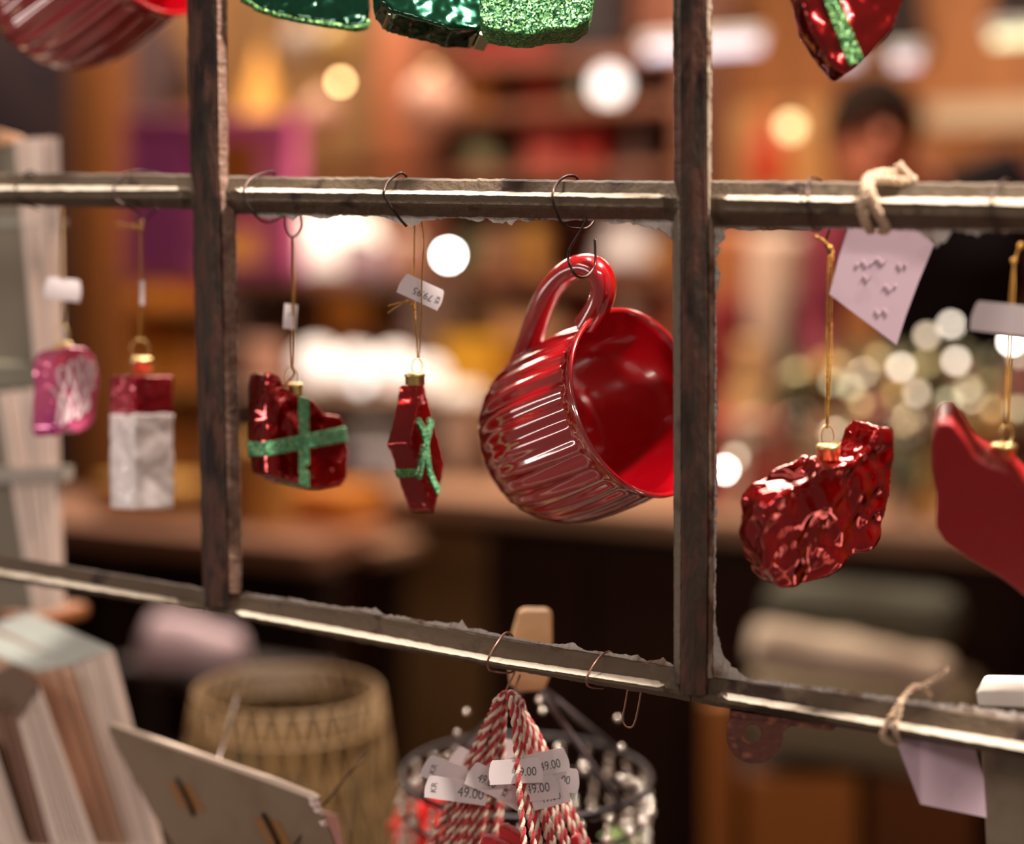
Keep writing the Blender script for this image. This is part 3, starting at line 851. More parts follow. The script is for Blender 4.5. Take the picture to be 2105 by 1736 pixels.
# ================================================================== THE SHOP ROOM
def planks(name, parent, m, n, f):
    for i in range(n):
        part(name, f(i), m, parent, bevel=0.002)
WOODO = mat('orange_wood', (198, 124, 58), rough=0.6, spots=[(156, 92, 42)], sscale=6, sthr=.5, ssoft=.25, stretch=(1, 1, .15))
WOODD = mat('dark_wood', (52, 32, 22), rough=0.7, spec=.2, spots=[(42, 26, 18)], sscale=6, sthr=.5, ssoft=.25, stretch=(1, 1, .2))
WOODM = mat('counter_wood', (176, 134, 104), rough=0.55, spots=[(150, 108, 80)], sscale=5, sthr=.5, ssoft=.25, stretch=(.2, 1, 1))
g = G(); g.box((-6.6, -0.4, -0.05), (1.6, 5.0, 0))
fl = thing('floor', 'dark boarded shop floor', None, (-2.5, 2, 0), kind='structure')
for i in range(16):
    gg = G(); x = -6.6 + i * .51; gg.box((x, .3, -.04), (x + .5, 5.0, 0)); part('floor_board', gg, WOODD, fl, bevel=.004)
wb = thing('wall_back', 'orange-brown boarded back wall', None, (-2.5, 4.7, 0), kind='structure')
for i in range(24):
    gg = G(); x = -6.6 + i * .34; gg.box((x, 4.70 + (i % 2) * .004, 0), (x + .334, 4.74, 2.9)); part('wall_plank', gg, WOODO, wb, bevel=.004)
g = G(); g.box((-6.7, .3, 0), (-6.6, 4.74, 2.9)); solo('wall_left', 'brown side wall of the shop', None, g, WOODD, kind='structure')
g = G(); g.box((1.56, .3, 0), (1.66, 4.74, 2.9)); solo('wall_right', 'brown side wall of the shop', None, g, WOODO, kind='structure')
g = G(); g.box((-6.7, .3, 2.9), (1.66, 4.74, 3.0)); solo('ceiling', 'pale shop ceiling', None, g, mat('ceiling_paint', (170, 140, 115), rough=.8), kind='structure')

wf = thing('wall_front', 'dark plastered wall around the window opening, outside the frame', None, (-.35, .10, 0), kind='structure')  # added to keep ambient light out of the room
PLA = mat('dark_plaster', (96, 82, 72), rough=.9)
for nm, a, b in (('parapet', (-6.6, .26, 0), (1.6, .34, .76)), ('lintel', (-6.6, .26, 1.85), (1.6, .34, 2.9)), ('pier', (-6.6, .26, .76), (-1.35, .34, 1.85)), ('pier', (.40, .26, .76), (1.6, .34, 1.85))):
    part(nm, G().box(a, b), PLA, wf)

def X(px, py, Y): return atY(px, py, Y).x
def Zp(px, py, Y): return atY(px, py, Y).z
def slab(name, label, cat, px0, px1, py0, py1, Y, th, m, bev=.004, kind=None, group=None):
    g = G(); pm = (px0 + px1) / 2; ym = (py0 + py1) / 2
    g.box((X(px0, ym, Y), Y, Zp(pm, py1, Y)), (X(px1, ym, Y), Y + th, Zp(pm, py0, Y)))
    return solo(name, label, cat, g, m, bevel=bev, kind=kind, group=group)
# dark panels on the back wall, the gaps' shade put into their colour
for i, (a, b, c, d) in enumerate([((1405, -40), (1500, -40), (1548, 72), (1405, 80)), ((1800, -60), (1880, -60), (1912, 110), (1780, 110)), ((2060, -60), (2200, -60), (2200, 52), (2030, 52)), ((1180, -60), (1290, -60), (1270, 110), (1200, 140))]):
    g = G().prism([atY(p[0], p[1], 4.66) for p in (a, b, c, d)], Vector((0, .03, 0)))
    solo('trim_%d' % (i + 1), 'dark gap between the timbers', None, g, mat('dark_recess', (46, 32, 28), rough=.8), kind='structure')
g = G(); g.box((X(-220, 300, 2.5), 2.5, 0), (X(128, 300, 2.5), 3.0, 2.6))
T = thing('tall_cabinet', 'tall dark grey-brown cabinet at the far left', 'cabinet', (X(0, 300, 2.5), 2.7, 0))
part('carcass', g, mat('slate_brown', (80, 62, 62), rough=.7, spec=.2, spots=(62, 52, 58), sscale=3), T, bevel=.01)
for x0, x1 in ((-215, -55), (-45, 122)):
    gg = G(); gg.box((X(x0, 300, 2.48), 2.475, .1), (X(x1, 300, 2.48), 2.50, 2.5)); part('door', gg, MC['slate_brown'], T, bevel=.006)
def post(label, px0, px1, Y, th, m, z0=0, z1=2.9):
    g = G(); g.box((X(px0, 400, Y), Y, z0), (X(px1, 400, Y), Y + th, z1))
    return solo('wooden_post', label, 'post', g, m, bevel=.008)
post('orange wooden post beside the dark cabinet', 148, 222, 2.45, .1, mat('honey_post', (142, 84, 36), rough=.55, spots=(116, 66, 26), sscale=5, stretch=(1, 1, .1)))
post('reddish wooden post above the middle opening', 772, 866, 3.6, .16, mat('red_post', (178, 100, 56), rough=.55, spots=(136, 70, 36), sscale=5, stretch=(1, 1, .1)), 1.25)

# ---- shelving behind the middle opening
def shelf_unit(label, px0, px1, Y, dep, ys, m, back=None, zbot=0.0, ztop=2.6):
    x0, x1 = X(px0, 400, Y), X(px1, 400, Y)
    T = thing('shelf_unit', label, 'shelf', ((x0 + x1) / 2, Y + dep / 2, zbot))
    zs = []
    pm = (px0 + px1) / 2
    for y in ys:
        z = Zp(pm, y, Y); zs.append(z)
        g = G(); g.box((x0, Y, z - .028), (x1, Y + dep, z)); part('shelf_board', g, m, T, bevel=.003)
    for x in (x0, x1):
        g = G(); g.box((x - .02, Y, zbot), (x + .02, Y + dep, ztop)); part('side_panel', g, m, T, bevel=.003)
    if back:
        g = G(); g.box((x0, Y + dep, zbot), (x1, Y + dep + .015, ztop)); part('back_panel', g, back, T, bevel=.002)
    return zs
SH = mat('grey_shelf', (112, 92, 82), rough=.5)
zU0, zU1, zU2, zM, zL = shelf_unit('tall shelf unit full of small goods behind the middle opening', 880, 1400, 2.55, .34, (112, 212, 345, 566, 880), mat('red_brown_wood', (124, 72, 46), rough=.55), mat('red_brown_back', (128, 70, 44), rough=.7))
(zA,) = shelf_unit('low grey shelf carrying lamps and pots beside the purple box', 468, 850, 2.32, .22, (572,), SH, mat('brown_back', (134, 84, 50), rough=.7), 0.0, 1.30)
zl1, zl2, zl3 = shelf_unit('honey-coloured shelf unit packed with straw goods at the left', 228, 466, 2.60, .30, (620, 790, 960), mat('honey_wood', (190, 126, 60), rough=.55), mat('honey_back', (204, 140, 76), rough=.7), 0.0, 1.75)

# ---- counter
zC = 0.85
pc = atZ(1100, 1034, zC)
CY = pc.y
T = thing('shop_counter', 'long shop counter with a pale brown top and dark front', 'counter', (-1.2, CY + .4, 0))
g = G(); g.box((X(735, 1000, CY), CY, zC - .045), (1.3, CY + .62, zC)); part('counter_top', g, WOODM, T, bevel=.006)
g = G(); g.box((X(780, 1000, CY + .06), CY + .06, 0), (1.28, CY + .60, zC - .045)); part('counter_body', g, WOODD, T, bevel=.004)
for i, (x0, x1) in enumerate(((800, 1000), (1010, 1210), (1220, 1420), (1430, 1640), (1650, 1860), (1870, 2090))):
    g = G(); g.box((X(x0, 1200, CY + .04), CY + .035, .08), (X(x1, 1200, CY + .04), CY + .06, zC - .08))
    part('door', g, mat('olive_door', (138, 100, 58), rough=.6) if i == 0 else mat('umber_door', (56, 34, 24), rough=.7, spec=.15), T, bevel=.006)  # first door paler: the light on it is put into the colour
zD = 0.80
pd = atZ(300, 1088, zD)
DY = pd.y
T = thing('low_table', 'lower brown display table left of the counter', 'table', (X(300, 1100, DY), DY + .3, 0))
g = G(); g.box((X(-200, 1080, DY), DY, zD - .05), (X(640, 1120, DY), DY + .33, zD)); part('table_top', g, mat('table_wood', (150, 104, 78), rough=.5), T, bevel=.006)
for px in (-150, 200, 610):
    for dy in (.03, .27):
        g = G(); xx = X(px, 1200, DY); g.box((xx, DY + dy, 0), (xx + .05, DY + dy + .05, zD - .05)); part('leg', g, WOODD, T, bevel=.003)
g = G(); g.box((X(-200, 1150, DY + .3), DY + .30, .25), (X(655, 1150, DY + .3), DY + .32, zD - .05)); part('back_board', g, WOODD, T, bevel=.003)

# ---- makers for the goods
PROF = {
 'jar': [(.01, 0), (.46, 0), (.5, .05), (.5, .72), (.40, .82), (.40, .86)],
 'pot': [(.01, 0), (.34, 0), (.38, .05), (.5, .9), (.5, 1.0), (.44, 1.0), (.40, .2), (.01, .15)],
 'vase': [(.01, 0), (.3, 0), (.48, .25), (.5, .45), (.3, .75), (.22, .9), (.3, 1.0), (.24, 1.0), (.16, .9), (.01, .85)],
 'candle': [(.01, 0), (.48, 0), (.5, .03), (.5, .95), (.45, 1.0), (.35, .97), (.01, .95)],
 'plate': [(.01, 0), (.3, 0), (.32, .2), (.5, .85), (.5, 1.0), (.3, .5), (.01, .4)],
 'bowl': [(.01, 0), (.2, 0), (.24, .08), (.42, .4), (.5, 1.0), (.46, 1.0), (.36, .42), (.01, .2)],
 'shade': [(.30, 1.0), (.32, 1.0), (.5, 0), (.48, 0)],
}
def hang(T, p):
    part('hanging_cord', G().tube([p, Vector((p.x, p.y, 2.9))], .0015, 6), M_WIRE, T)
def goods(kind, name, label, cat, px0, px1, ytop, zb, Y, m, m2=None, group=None, emit=None):
    pm = (px0 + px1) / 2
    x0, x1 = X(px0, ytop, Y), X(px1, ytop, Y)
    w = x1 - x0; cx = (x0 + x1) / 2
    h = max(.01, Zp(pm, ytop, Y) - zb)
    O = Vector((cx, Y, zb))
    T = thing(name, label, cat, O, group)
    m2 = m2 or M_GOLD
    if kind in PROF:
        P = [(r * w, t * h) for r, t in PROF[kind]]
        part('body', G().lathe(P, 28, O, (0, 0, 1)), m, T, smooth=True)
        if kind == 'jar':
            part('lid', G().lathe([(.01, .84 * h), (.44 * w, .84 * h), (.46 * w, .87 * h), (.46 * w, .97 * h), (.40 * w, h), (.01, h)], 28, O, (0, 0, 1)), m2, T, smooth=True)
        if kind == 'candle':
            part('wick', G().tube([O + Vector((0, 0, .94 * h)), O + Vector((.002, 0, h + .012))], .0012, 6), M_WIRE, T)
    elif kind == 'box':
        d = min(w, .16)
        part('box_base', G().box((x0 + .004, Y - d / 2 + .004, zb), (x1 - .004, Y + d / 2 - .004, zb + h * .8)), m, T, bevel=.003)
        part('lid', G().box((x0, Y - d / 2, zb + h * .72), (x1, Y + d / 2, zb + h)), m, T, bevel=.003)
        part('ribbon', G().box((cx - w * .06, Y - d / 2 - .002, zb + .001), (cx + w * .06, Y + d / 2 + .002, zb + h + .002)), m2, T)
    elif kind == 'books':
        n = 4; z = zb
        for i in range(n):
            dx = (R.random() - .5) * .02
            hh = h / n
            part('cover', G().box((x0 + dx, Y - .07, z), (x1 + dx, Y + .07, z + hh * .96)), m if i % 2 else m2, T, bevel=.002)
            z += hh
    elif kind == 'ball':
        r = w / 2
        part('globe', G().ball(O + Vector((0, 0, r)), r, 24, 16), m, T, smooth=True)
        part('cap', G().lathe([(.01, 0), (r * .22, 0), (r * .22, r * .22), (.002, r * .24)], 16, O + Vector((0, 0, 1.95 * r)), (0, 0, 1)), m2, T, smooth=True)
    elif kind == 'cone':
        part('pleats', G().lathe([(w * .5 * (1 - t), h * t * .95) for t in [k / 12 * .98 for k in range(13)]], 48, O + Vector((0, 0, .05 * h)), (0, 0, 1), rib=lambda r, hh, t, j: r * (1 + .07 * math.cos(16 * t))), m, T, smooth=True)
        part('foot', G().lathe([(.01, 0), (w * .18, 0), (w * .18, .06 * h), (.01, .06 * h)], 16, O, (0, 0, 1)), m2, T, smooth=True)
    elif kind == 'basket':
        g = G()
        for k in range(9):
            r = w * (.40 + .1 * k / 8)
            g.tube([O + Vector((r * math.cos(t) * (1 + .02 * math.cos(12 * t + k * math.pi)), r * math.sin(t) * (1 + .02 * math.cos(12 * t + k * math.pi)), h * (k + .5) / 9.0)) for t in [2 * math.pi * q / 48 for q in range(48)]], h / 17, 6, closed=True)
        part('weave', g, m, T, smooth=True)
        part('bottom', G().lathe([(.01, 0), (w * .38, 0), (w * .38, .008), (.01, .008)], 24, O, (0, 0, 1)), m, T)
    elif kind == 'globe':
        r = w / 2
        part('globe', G().ball(O + Vector((0, 0, r + .01)), r, 24, 16), m, T, smooth=True)
        part('socket', G().lathe([(.01, 0), (r * .5, 0), (r * .42, .02), (.01, .02)], 20, O, (0, 0, 1)), m2, T, smooth=True)
    return T
c = lambda n, col, **k: mat(n, col, rough=k.pop('rough', .5), **k)
CREAM = c('cream_ceramic', (238, 222, 200), rough=.35)
WHITE = c('white_ceramic', (244, 238, 230), rough=.3)
LAMPW = c('lit_opal_glass', (250, 238, 228), emit=.85)
TAN = c('tan_clay', (196, 150, 112)); OCH = c('ochre_card', (226, 160, 62)); STRAW = c('straw', (220, 164, 84), rough=.8)
BROWN = c('brown_card', (128, 78, 42)); REDC = c('red_card', (150, 34, 28)); PINKC = c('salmon_ceramic', (206, 96, 84)); SAGE = c('sage_ceramic', (150, 150, 112))
SLATE = c('slate_ceramic', (96, 96, 86)); PURP = c('purple_card', (164, 74, 136)); MAG = c('magenta_card', (226, 108, 156)); YEL = c('yellow_card', (236, 176, 40)); LILAC = c('lilac_glass', (190, 160, 168), rough=.2)
TEAL = c('teal_glass', (130, 150, 150), rough=.2); BLUSH = c('blush_ceramic', (188, 138, 114)); GREYC = c('grey_ceramic', (150, 132, 120)); DKRED = c('deep_red_cloth', (122, 18, 18), rough=.8)

# goods on the tall shelf unit
goods('box', 'gift_box', 'small orange gift box on the top shelf of the tall unit', 'box', 950, 1020, 152, zU1, 2.66, OCH)
goods('jar', 'storage_jar', 'red jar between the orange box and the lit globe', 'jar', 1085, 1145, 148, zU1, 2.66, c('tomato_glass', (196, 52, 40)), DKRED)
goods('jar', 'storage_jar', 'narrow grey-green jar left of the lit white globe', 'jar', 1160, 1205, 152, zU1, 2.66, SAGE, SLATE)
goods('globe', 'globe_lamp', 'bright round white globe lamp on the top shelf', 'lamp', 1222, 1284, 150, zU1, 2.64, c('lit_globe', (255, 246, 236), emit=2.6))
goods('box', 'gift_box', 'wide bright red gift box high up behind the green ornaments', 'box', 985, 1150, 40, zU0, 2.68, DKRED, DKRED)
goods('box', 'gift_box', 'near-black box high up left of the right post', 'box', 1175, 1290, -40, zU0, 2.68, c('near_black_card', (38, 28, 28)), c('black_band', (26, 20, 20)))  # box added to stand in for the dark recess here
goods('jar', 'storage_jar', 'broad sage green jar on the second shelf', 'jar', 955, 1035, 272, zU2, 2.66, SAGE, SAGE)
goods('jar', 'storage_jar', 'dark slate jar beside the sage green one', 'jar', 1040, 1075, 280, zU2, 2.66, SLATE, SLATE)
goods('box', 'gift_box', 'salmon red box on the second shelf, left of its pair', 'box', 1095, 1175, 258, zU2, 2.66, PINKC, PINKC)
goods('box', 'gift_box', 'stronger red box on the second shelf next to the white cone', 'box', 1180, 1252, 262, zU2, 2.66, c('coral_card', (204, 64, 56)), REDC)
goods('cone', 'paper_tree', 'tall white pleated paper cone tree behind the post', 'decoration', 1235, 1385, 225, zM, 2.69, c('white_paper', (236, 226, 222), rough=.8), BROWN)
hang(goods('ball', 'bauble', 'large blush pink ball left of the tall shelf unit', 'bauble', 835, 945, 175, Zp(890, 285, 2.5), 2.45, BLUSH), atY(890, 175, 2.45))
for i, (a, b, t, m, l) in enumerate([(868, 925, 500, CREAM, 'cream pot under the price label on the middle shelf'), (938, 990, 486, SAGE, 'grey-green pot beside the bright bokeh light'), (1000, 1060, 478, TAN, 'tan pot on the middle shelf'),
                                     (1072, 1130, 462, STRAW, 'ochre pot behind the mug hook'), (1262, 1330, 470, BLUSH, 'blush pot behind the mug handle'), (1335, 1390, 500, OCH, 'ochre pot next to the right post')]):
    goods('pot', 'flower_pot', l, 'pot', a, b, t, zM, 2.66, m)
goods('plate', 'round_platter', 'round beige platter standing on the lower shelf', 'plate', 930, 1075, 800, zL, 2.66, GREYC)
goods('box', 'gift_box', 'bright yellow box left of the hanging mug', 'box', 925, 1030, 696, zL + .10, 2.50, YEL, YEL)
goods('box', 'shoe_box', 'brown box carrying the yellow one', 'box', 915, 1040, 808, zL, 2.50, TAN, TAN)
goods('bowl', 'bowl', 'beige bowl on the lower shelf behind the mug handle', 'bowl', 955, 1065, 605, zL + .22, 2.66, GREYC)
goods('books', 'book_stack', 'stack of tan and brown books beneath the beige bowl', 'books', 1050, 1180, 640, zL, 2.66, TAN, BROWN)
for i, (a, b, t, m, l) in enumerate([(1190, 1250, 640, REDC, 'red candle seen through the mug handle area'), (1270, 1320, 600, CREAM, 'cream candle beside the right post'), (1330, 1380, 620, c('rust_wax', (176, 84, 50)), 'rust coloured candle hidden by the mug rim')]):
    goods('candle', 'pillar_candle', l, 'candle', a, b, t, zL, 2.64, m)

# goods on the grey shelf
goods('shade', 'table_lamp', 'very bright cream lampshade behind the left gold thread', 'lamp', 585, 800, 446, zA + .015, 2.42, c('lit_shade', (255, 240, 222), emit=.85))
goods('jar', 'glass_jar', 'small rosy glass jar in front of the bright lampshade', 'jar', 640, 695, 545, zA, 2.34, c('rosy_glass', (190, 112, 108)), LILAC)
goods('jar', 'glass_jar', 'lilac glass jar with a teal lid', 'jar', 705, 760, 488, zA, 2.34, LILAC, TEAL)
goods('jar', 'glass_jar', 'second lilac glass jar left of the white light', 'jar', 765, 805, 500, zA, 2.34, LILAC, LILAC)
goods('jar', 'glass_jar', 'beige jar behind the price label string', 'jar', 812, 862, 486, zA, 2.34, BLUSH, CREAM)
goods('pot', 'flower_pot', 'grey rose pot at the left end of the grey shelf', 'pot', 500, 575, 540, zA, 2.34, c('mauve_clay', (126, 84, 84)))
# goods under the grey shelf, on the white lamp counter
goods('box', 'gift_box', 'glowing orange box under the grey shelf', 'box', 690, 775, 606, Zp(730, 690, 2.5), 2.50, c('bright_orange_card', (222, 140, 52)), OCH)
slab('shelf_board', 'narrow brown shelf under the orange box', 'shelf', 480, 872, 690, 700, 2.38, .28, BROWN)
goods('candle', 'pillar_candle', 'stout beige candle low behind the left gift', 'candle', 512, 578, 700, Zp(545, 815, 2.3), 2.30, BLUSH)
zW = Zp(760, 812, 2.2)
slab('shelf_board', 'low shelf holding the row of lit globes', 'shelf', 470, 1010, 812, 824, 2.15, .22, c('pale_board', (160, 128, 104)))
for i, (a, b) in enumerate(((612, 690), (694, 768), (772, 850), (856, 916))):
    goods('globe', 'globe_lamp', ['first', 'second', 'third', 'fourth'][i] + ' lit white globe from the left in the low row', 'lamp', a, b, 725, zW, 2.24, LAMPW)
goods('bowl', 'bowl', 'white bowl right of the row of lit globes', 'bowl', 905, 985, 795, zC, CY + .32, WHITE)
goods('plate', 'plate', 'stack-like white plate on the counter below the globes', 'plate', 700, 890, 875, zC, CY + .45, WHITE)
goods('box', 'gift_box', 'pale grey-blue flat box on the counter', 'box', 745, 860, 925, zC, CY + .25, c('pale_blue_card', (196, 190, 200)), WHITE)
goods('box', 'crate', 'glowing orange-brown crate standing below the left gift', 'crate', 612, 752, 1000, Zp(680, 1118, CY - .1), CY - .12, c('orange_crate', (226, 140, 48)), c('crate_strap', (200, 120, 44)))
slab('bench', 'brown bench carrying the orange crate', 'bench', 600, 790, 1118, 1150, CY - .20, .16, WOODM)
# purple box with an ochre opening
T = thing('purple_box', 'large purple display box with an ochre opening, partly hidden by the left post', 'box', atY(420, 560, 1.9))
Y = 1.9
def quad(name, p, m, Yq, th, parent):
    return part(name, G().prism([atY(a, b, Yq) for a, b in p], Vector((0, th, 0))), m, parent, bevel=.002)
quad('left_panel', [(268, 250), (395, 248), (395, 572), (268, 572)], PURP, Y, .05, T)
quad('pink_edge', [(255, 238), (268, 250), (268, 572), (255, 572)], MAG, Y, .05, T)
quad('top_rail', [(255, 236), (598, 236), (598, 286), (395, 286), (395, 250), (255, 250)], c('mid_magenta', (206, 92, 144)), Y - .004, .05, T)
quad('right_panel', [(532, 286), (598, 286), (598, 545), (532, 545)], MAG, Y, .05, T)
quad('bottom_rail', [(395, 430), (532, 430), (532, 475), (395, 475)], c('mid_magenta', (206, 92, 144)), Y, .05, T)
quad('ochre_lining', [(395, 286), (532, 286), (532, 430), (395, 430)], OCH, Y + .05, .01, T)
quad('foot', [(440, 545), (600, 545), (600, 572), (440, 572)], PURP, Y, .05, T)
slab('shelf_board', 'brown board on which the purple box stands', 'shelf', 235, 640, 573, 588, 1.86, .16, BROWN)

# left unit goods: straw and honey coloured
k = 0
for (z, yt) in ((zl1, 490), (zl2, 655), (zl3, 830)):
    for (a, b) in ((238, 300), (306, 368), (374, 452)):
        yy = yt + R.uniform(-10, 25)
        kind = ('basket', 'box', 'jar')[k % 3]
        row = ('upper', 'middle', 'lower')[k // 3]; col = ('left', 'centre', 'right')[k % 3]
        goods(kind, ('straw_basket', 'straw_box', 'honey_jar')[k % 3], '%s straw-coloured %s, %s shelf of the honey unit' % (('round', 'square', 'tall')[k % 3], ('basket', 'box', 'jar')[k % 3], row), ('basket', 'box', 'jar')[k % 3], a, b, yy, z, 2.72, (STRAW, OCH, c('honey_glaze', (204, 132, 64)))[k % 3], BROWN)
        k += 1
goods('books', 'book_stack', 'flat stack of ochre and brown books on the low table', 'books', 240, 400, 985, zD, DY + .17, STRAW, BROWN)
goods('basket', 'straw_basket', 'wide straw basket on the low table near the left post', 'basket', 500, 600, 905, zD, DY + .17, STRAW)
goods('pot', 'flower_pot', 'mauve brown pot on the low table', 'pot', 430, 492, 930, zD, DY + .17, c('mauve_clay2', (120, 84, 76)))
# goods high up on the left
T = goods('shade', 'hanging_shade', 'dark brown shade high between cabinet and left post', 'lampshade', 290, 400, 90, Zp(340, 215, 3.4), 3.4, c('dark_shade', (70, 42, 26)))
hang(T, atY(345, 90, 3.4) - Vector((0, 0, .02)))
zBd = Zp(622, 330, 2.95)
goods('cone', 'paper_tree', 'golden pleated cone tree right of the left post', 'decoration', 480, 600, 90, zBd, 3.05, c('gold_paper', (214, 152, 62)))
hang(goods('ball', 'bauble', 'beige ball above the purple box', 'bauble', 625, 700, 200, Zp(660, 285, 3.0), 3.0, BLUSH), atY(662, 200, 3.0))
hang(goods('ball', 'bauble', 'greyish beige ball under the green leaf ornament', 'bauble', 590, 660, 62, Zp(620, 130, 3.4), 3.4, GREYC), atY(625, 62, 3.4))
hang(goods('ball', 'bauble', 'olive gold ball near the warm light', 'bauble', 655, 735, 60, Zp(700, 140, 2.7), 2.7, c('olive_gold', (164, 128, 62))), atY(695, 60, 2.7))
hb_ = slab('shelf_board', 'high thin board under the balls and the golden cone', 'shelf', 470, 775, 330, 342, 2.95, .3, BROWN)
for px in (474, 770):
    for yy in (2.96, 3.24):
        q = Vector((X(px, 335, 2.96) + (.01 if px < 600 else -.02), yy, hb_.location.z))
        part('hanging_rod', G().tube([q, Vector((q.x, q.y, 2.9))], .003, 6), M_WIRE, hb_)
slab('picture_panel', 'tan panel on the wall between post and cabinet', 'picture', 225, 470, -40, 235, 3.9, .03, c('tan_panel', (176, 122, 68)))
slab('picture_panel', 'olive gold panel behind the hanging balls', 'picture', 480, 770, -40, 330, 3.9, .03, c('olive_panel', (148, 106, 60)))

# right hand opening, upper: fittings, lamps, orange vase
T = None
for i, (a, b, y, Y, col, e, l) in enumerate([(1330, 1560, 107, 2.3, (236, 226, 240), 1.1, 'white strip light behind the right post'), (1722, 1762, 126, 2.3, (226, 216, 230), .7, 'short strip light below the heart tip'),
                                              (1836, 1886, 128, 2.3, (230, 220, 232), .9, 'short strip light right of the heart tip'), (2040, 2160, 81, 2.3, (236, 236, 190), 1.1, 'yellowish strip light at the right edge')]):
    p0, p1 = atY(a, y, Y), atY(b, y, Y)
    p1.z = p0.z
    T = thing('strip_light', l, 'lamp', (p0 + p1) / 2, 'strip lights over the counter')
    part('tube', G().tube([p0, p1], .009, 12), mat('tube_%d' % i, col, emit=e * 1.5), T, smooth=True)
    part('fitting', G().box((p0.x - .01, Y - .012, p0.z + .010), (p1.x + .01, Y + .012, p0.z + .03)), WHITE, T, bevel=.002)
    for q in (p0, p1):
        part('rod', G().tube([q + Vector((0, 0, .02)), Vector((q.x, q.y, 2.9))], .003, 6), M_WIRE, T)
goods('vase', 'vase', 'orange-red vase left of the shopkeeper', 'vase', 1540, 1618, 235, Zp(1550, 395, 4.40), 4.52, c('vermilion', (226, 74, 26)))
slab('shelf_board', 'tan ledge on the back wall under the orange vase', 'shelf', 1400, 1700, 395, 420, 4.40, .29, TAN)
slab('notice_board', 'pale tan board behind the orange vase', 'board', 1455, 1700, 215, 395, 4.66, .03, c('tan_board', (232, 172, 100)))
slab('shelf_board', 'cream high ledge right of the shopkeeper', 'shelf', 1905, 2200, 205, 262, 4.3, .2, c('cream_ledge', (190, 160, 126)))

# ---- counter goods right of the post
def cz(px, py): return atZ(px, py, zC)
goods('box', 'gift_box', 'red box with whitish top on the counter beside the right post', 'box', 1440, 1650, 862, zC, CY + .20, c('soft_red', (180, 66, 56)), CREAM)
goods('candle', 'pillar_candle', 'deep red candle on the counter right of the post', 'candle', 1445, 1535, 610, zC, CY + .5, DKRED)
goods('vase', 'vase', 'ochre beige vase between the red candle and the glass', 'vase', 1490, 1610, 700, zC, CY + .42, c('ochre_beige', (204, 160, 104)))
goods('candle', 'pillar_candle', 'beige candle with green trim behind the red one', 'candle', 1540, 1655, 480, zC, CY + .6, c('beige_wax', (208, 174, 150)))
goods('candle', 'pillar_candle', 'orange-brown candle close to the right post', 'candle', 1460, 1545, 470, zC, CY + .66, c('orange_wax', (168, 100, 54)))
goods('vase', 'vase', 'dark green vase left of the shopkeeper', 'vase', 1600, 1650, 600, zC, CY + .5, c('dark_green', (70, 74, 50)))
goods('vase', 'candlestick', 'dark turned candlestick between the two red ornaments', 'candlestick', 1845, 1890, 960, zC, CY + .16, c('dark_bronze', (60, 58, 46)))
goods('candle', 'pillar_candle', 'bright yellow candle beside the dark candlestick', 'candle', 1900, 1945, 950, zC, CY + .2, YEL)
# glass baubles, leaves and added glowing dots for their glints
GLB = mat('silver_bauble', (206, 196, 178), rough=.12, metal=.9)
GLG = mat('olive_bauble', (140, 130, 88), rough=.2, metal=.7)
SPOTS = [(1955, 668, 1), (1905, 690, 2), (1965, 742, 1), (1852, 756, 1), (1885, 808, 2), (1750, 798, 3), (1712, 785, 3), (1838, 812, 4), (1950, 822, 3), (1990, 800, 3), (2080, 702, 5), (2095, 730, 2), (2092, 840, 3), (1490, 966, 5),
         (1512, 940, 2), (1805, 735, 4), (1770, 830, 4), (2040, 840, 4), (1725, 750, 4), (1860, 870, 4)]
LM = {1: (222, 206, 186, 13), 2: (206, 184, 158, 8), 3: (200, 190, 150, 5), 4: (206, 168, 110, 4), 5: (255, 240, 226, 34)}
T = thing('light_string', 'string of tiny warm lights woven through the baubles on the counter', 'lights', atD(1850, 950, 2.0))
wp = []
for i, (x, y, l) in enumerate(sorted(SPOTS)):
    p = atD(x, y, 1.75 + .1 * math.sin(i)); wp.append(p)
    r_, g_, b_, e_ = LM[l]
    bl = part('bulb', G().ball(p, .0052, 10, 8), mat('lit_bulb_%d' % l, (r_, g_, b_), emit=e_), T, smooth=True)  # glowing dot for a glint on the glass, not a real bulb
part('cable', G().tube(smooth_path(wp, 6), .0015, 6), mat('green_cable', (50, 60, 36)), T, smooth=True)  # added cable joining the glint dots
rb = random.Random(5)
leafg = G()
nb = 0
ordn = ['first', 'second', 'third', 'fourth', 'fifth', 'sixth', 'seventh']
BB = sorted([(rb.uniform(1640, 2090), rb.uniform(760, 930), rb.uniform(2.1, 2.6), rb.uniform(.022, .036)) for i in range(24)])
for i, (x, y, d, r) in enumerate(BB):
    p = atD(x, y, d)
    kx = i % 4
    m = (GLB, GLG, c('rose_bauble', (176, 110, 100), metal=.5), STRAW)[kx]
    nm = ('silver', 'olive', 'rose', 'straw-coloured')[kx]
    T = thing('bauble', '%s %s bauble from the left in the heap on the counter' % (ordn[i // 4], nm), 'bauble', p - Vector((0, 0, r)), nm + ' baubles on the counter')
    part('globe', G().ball(p, r, 18, 12), m, T, smooth=True)
    part('cap', G().lathe([(.001, 0), (r * .25, 0), (r * .25, r * .22), (.001, r * .24)], 12, p + Vector((0, 0, r * .96)), (0, 0, 1)), M_GOLD, T)
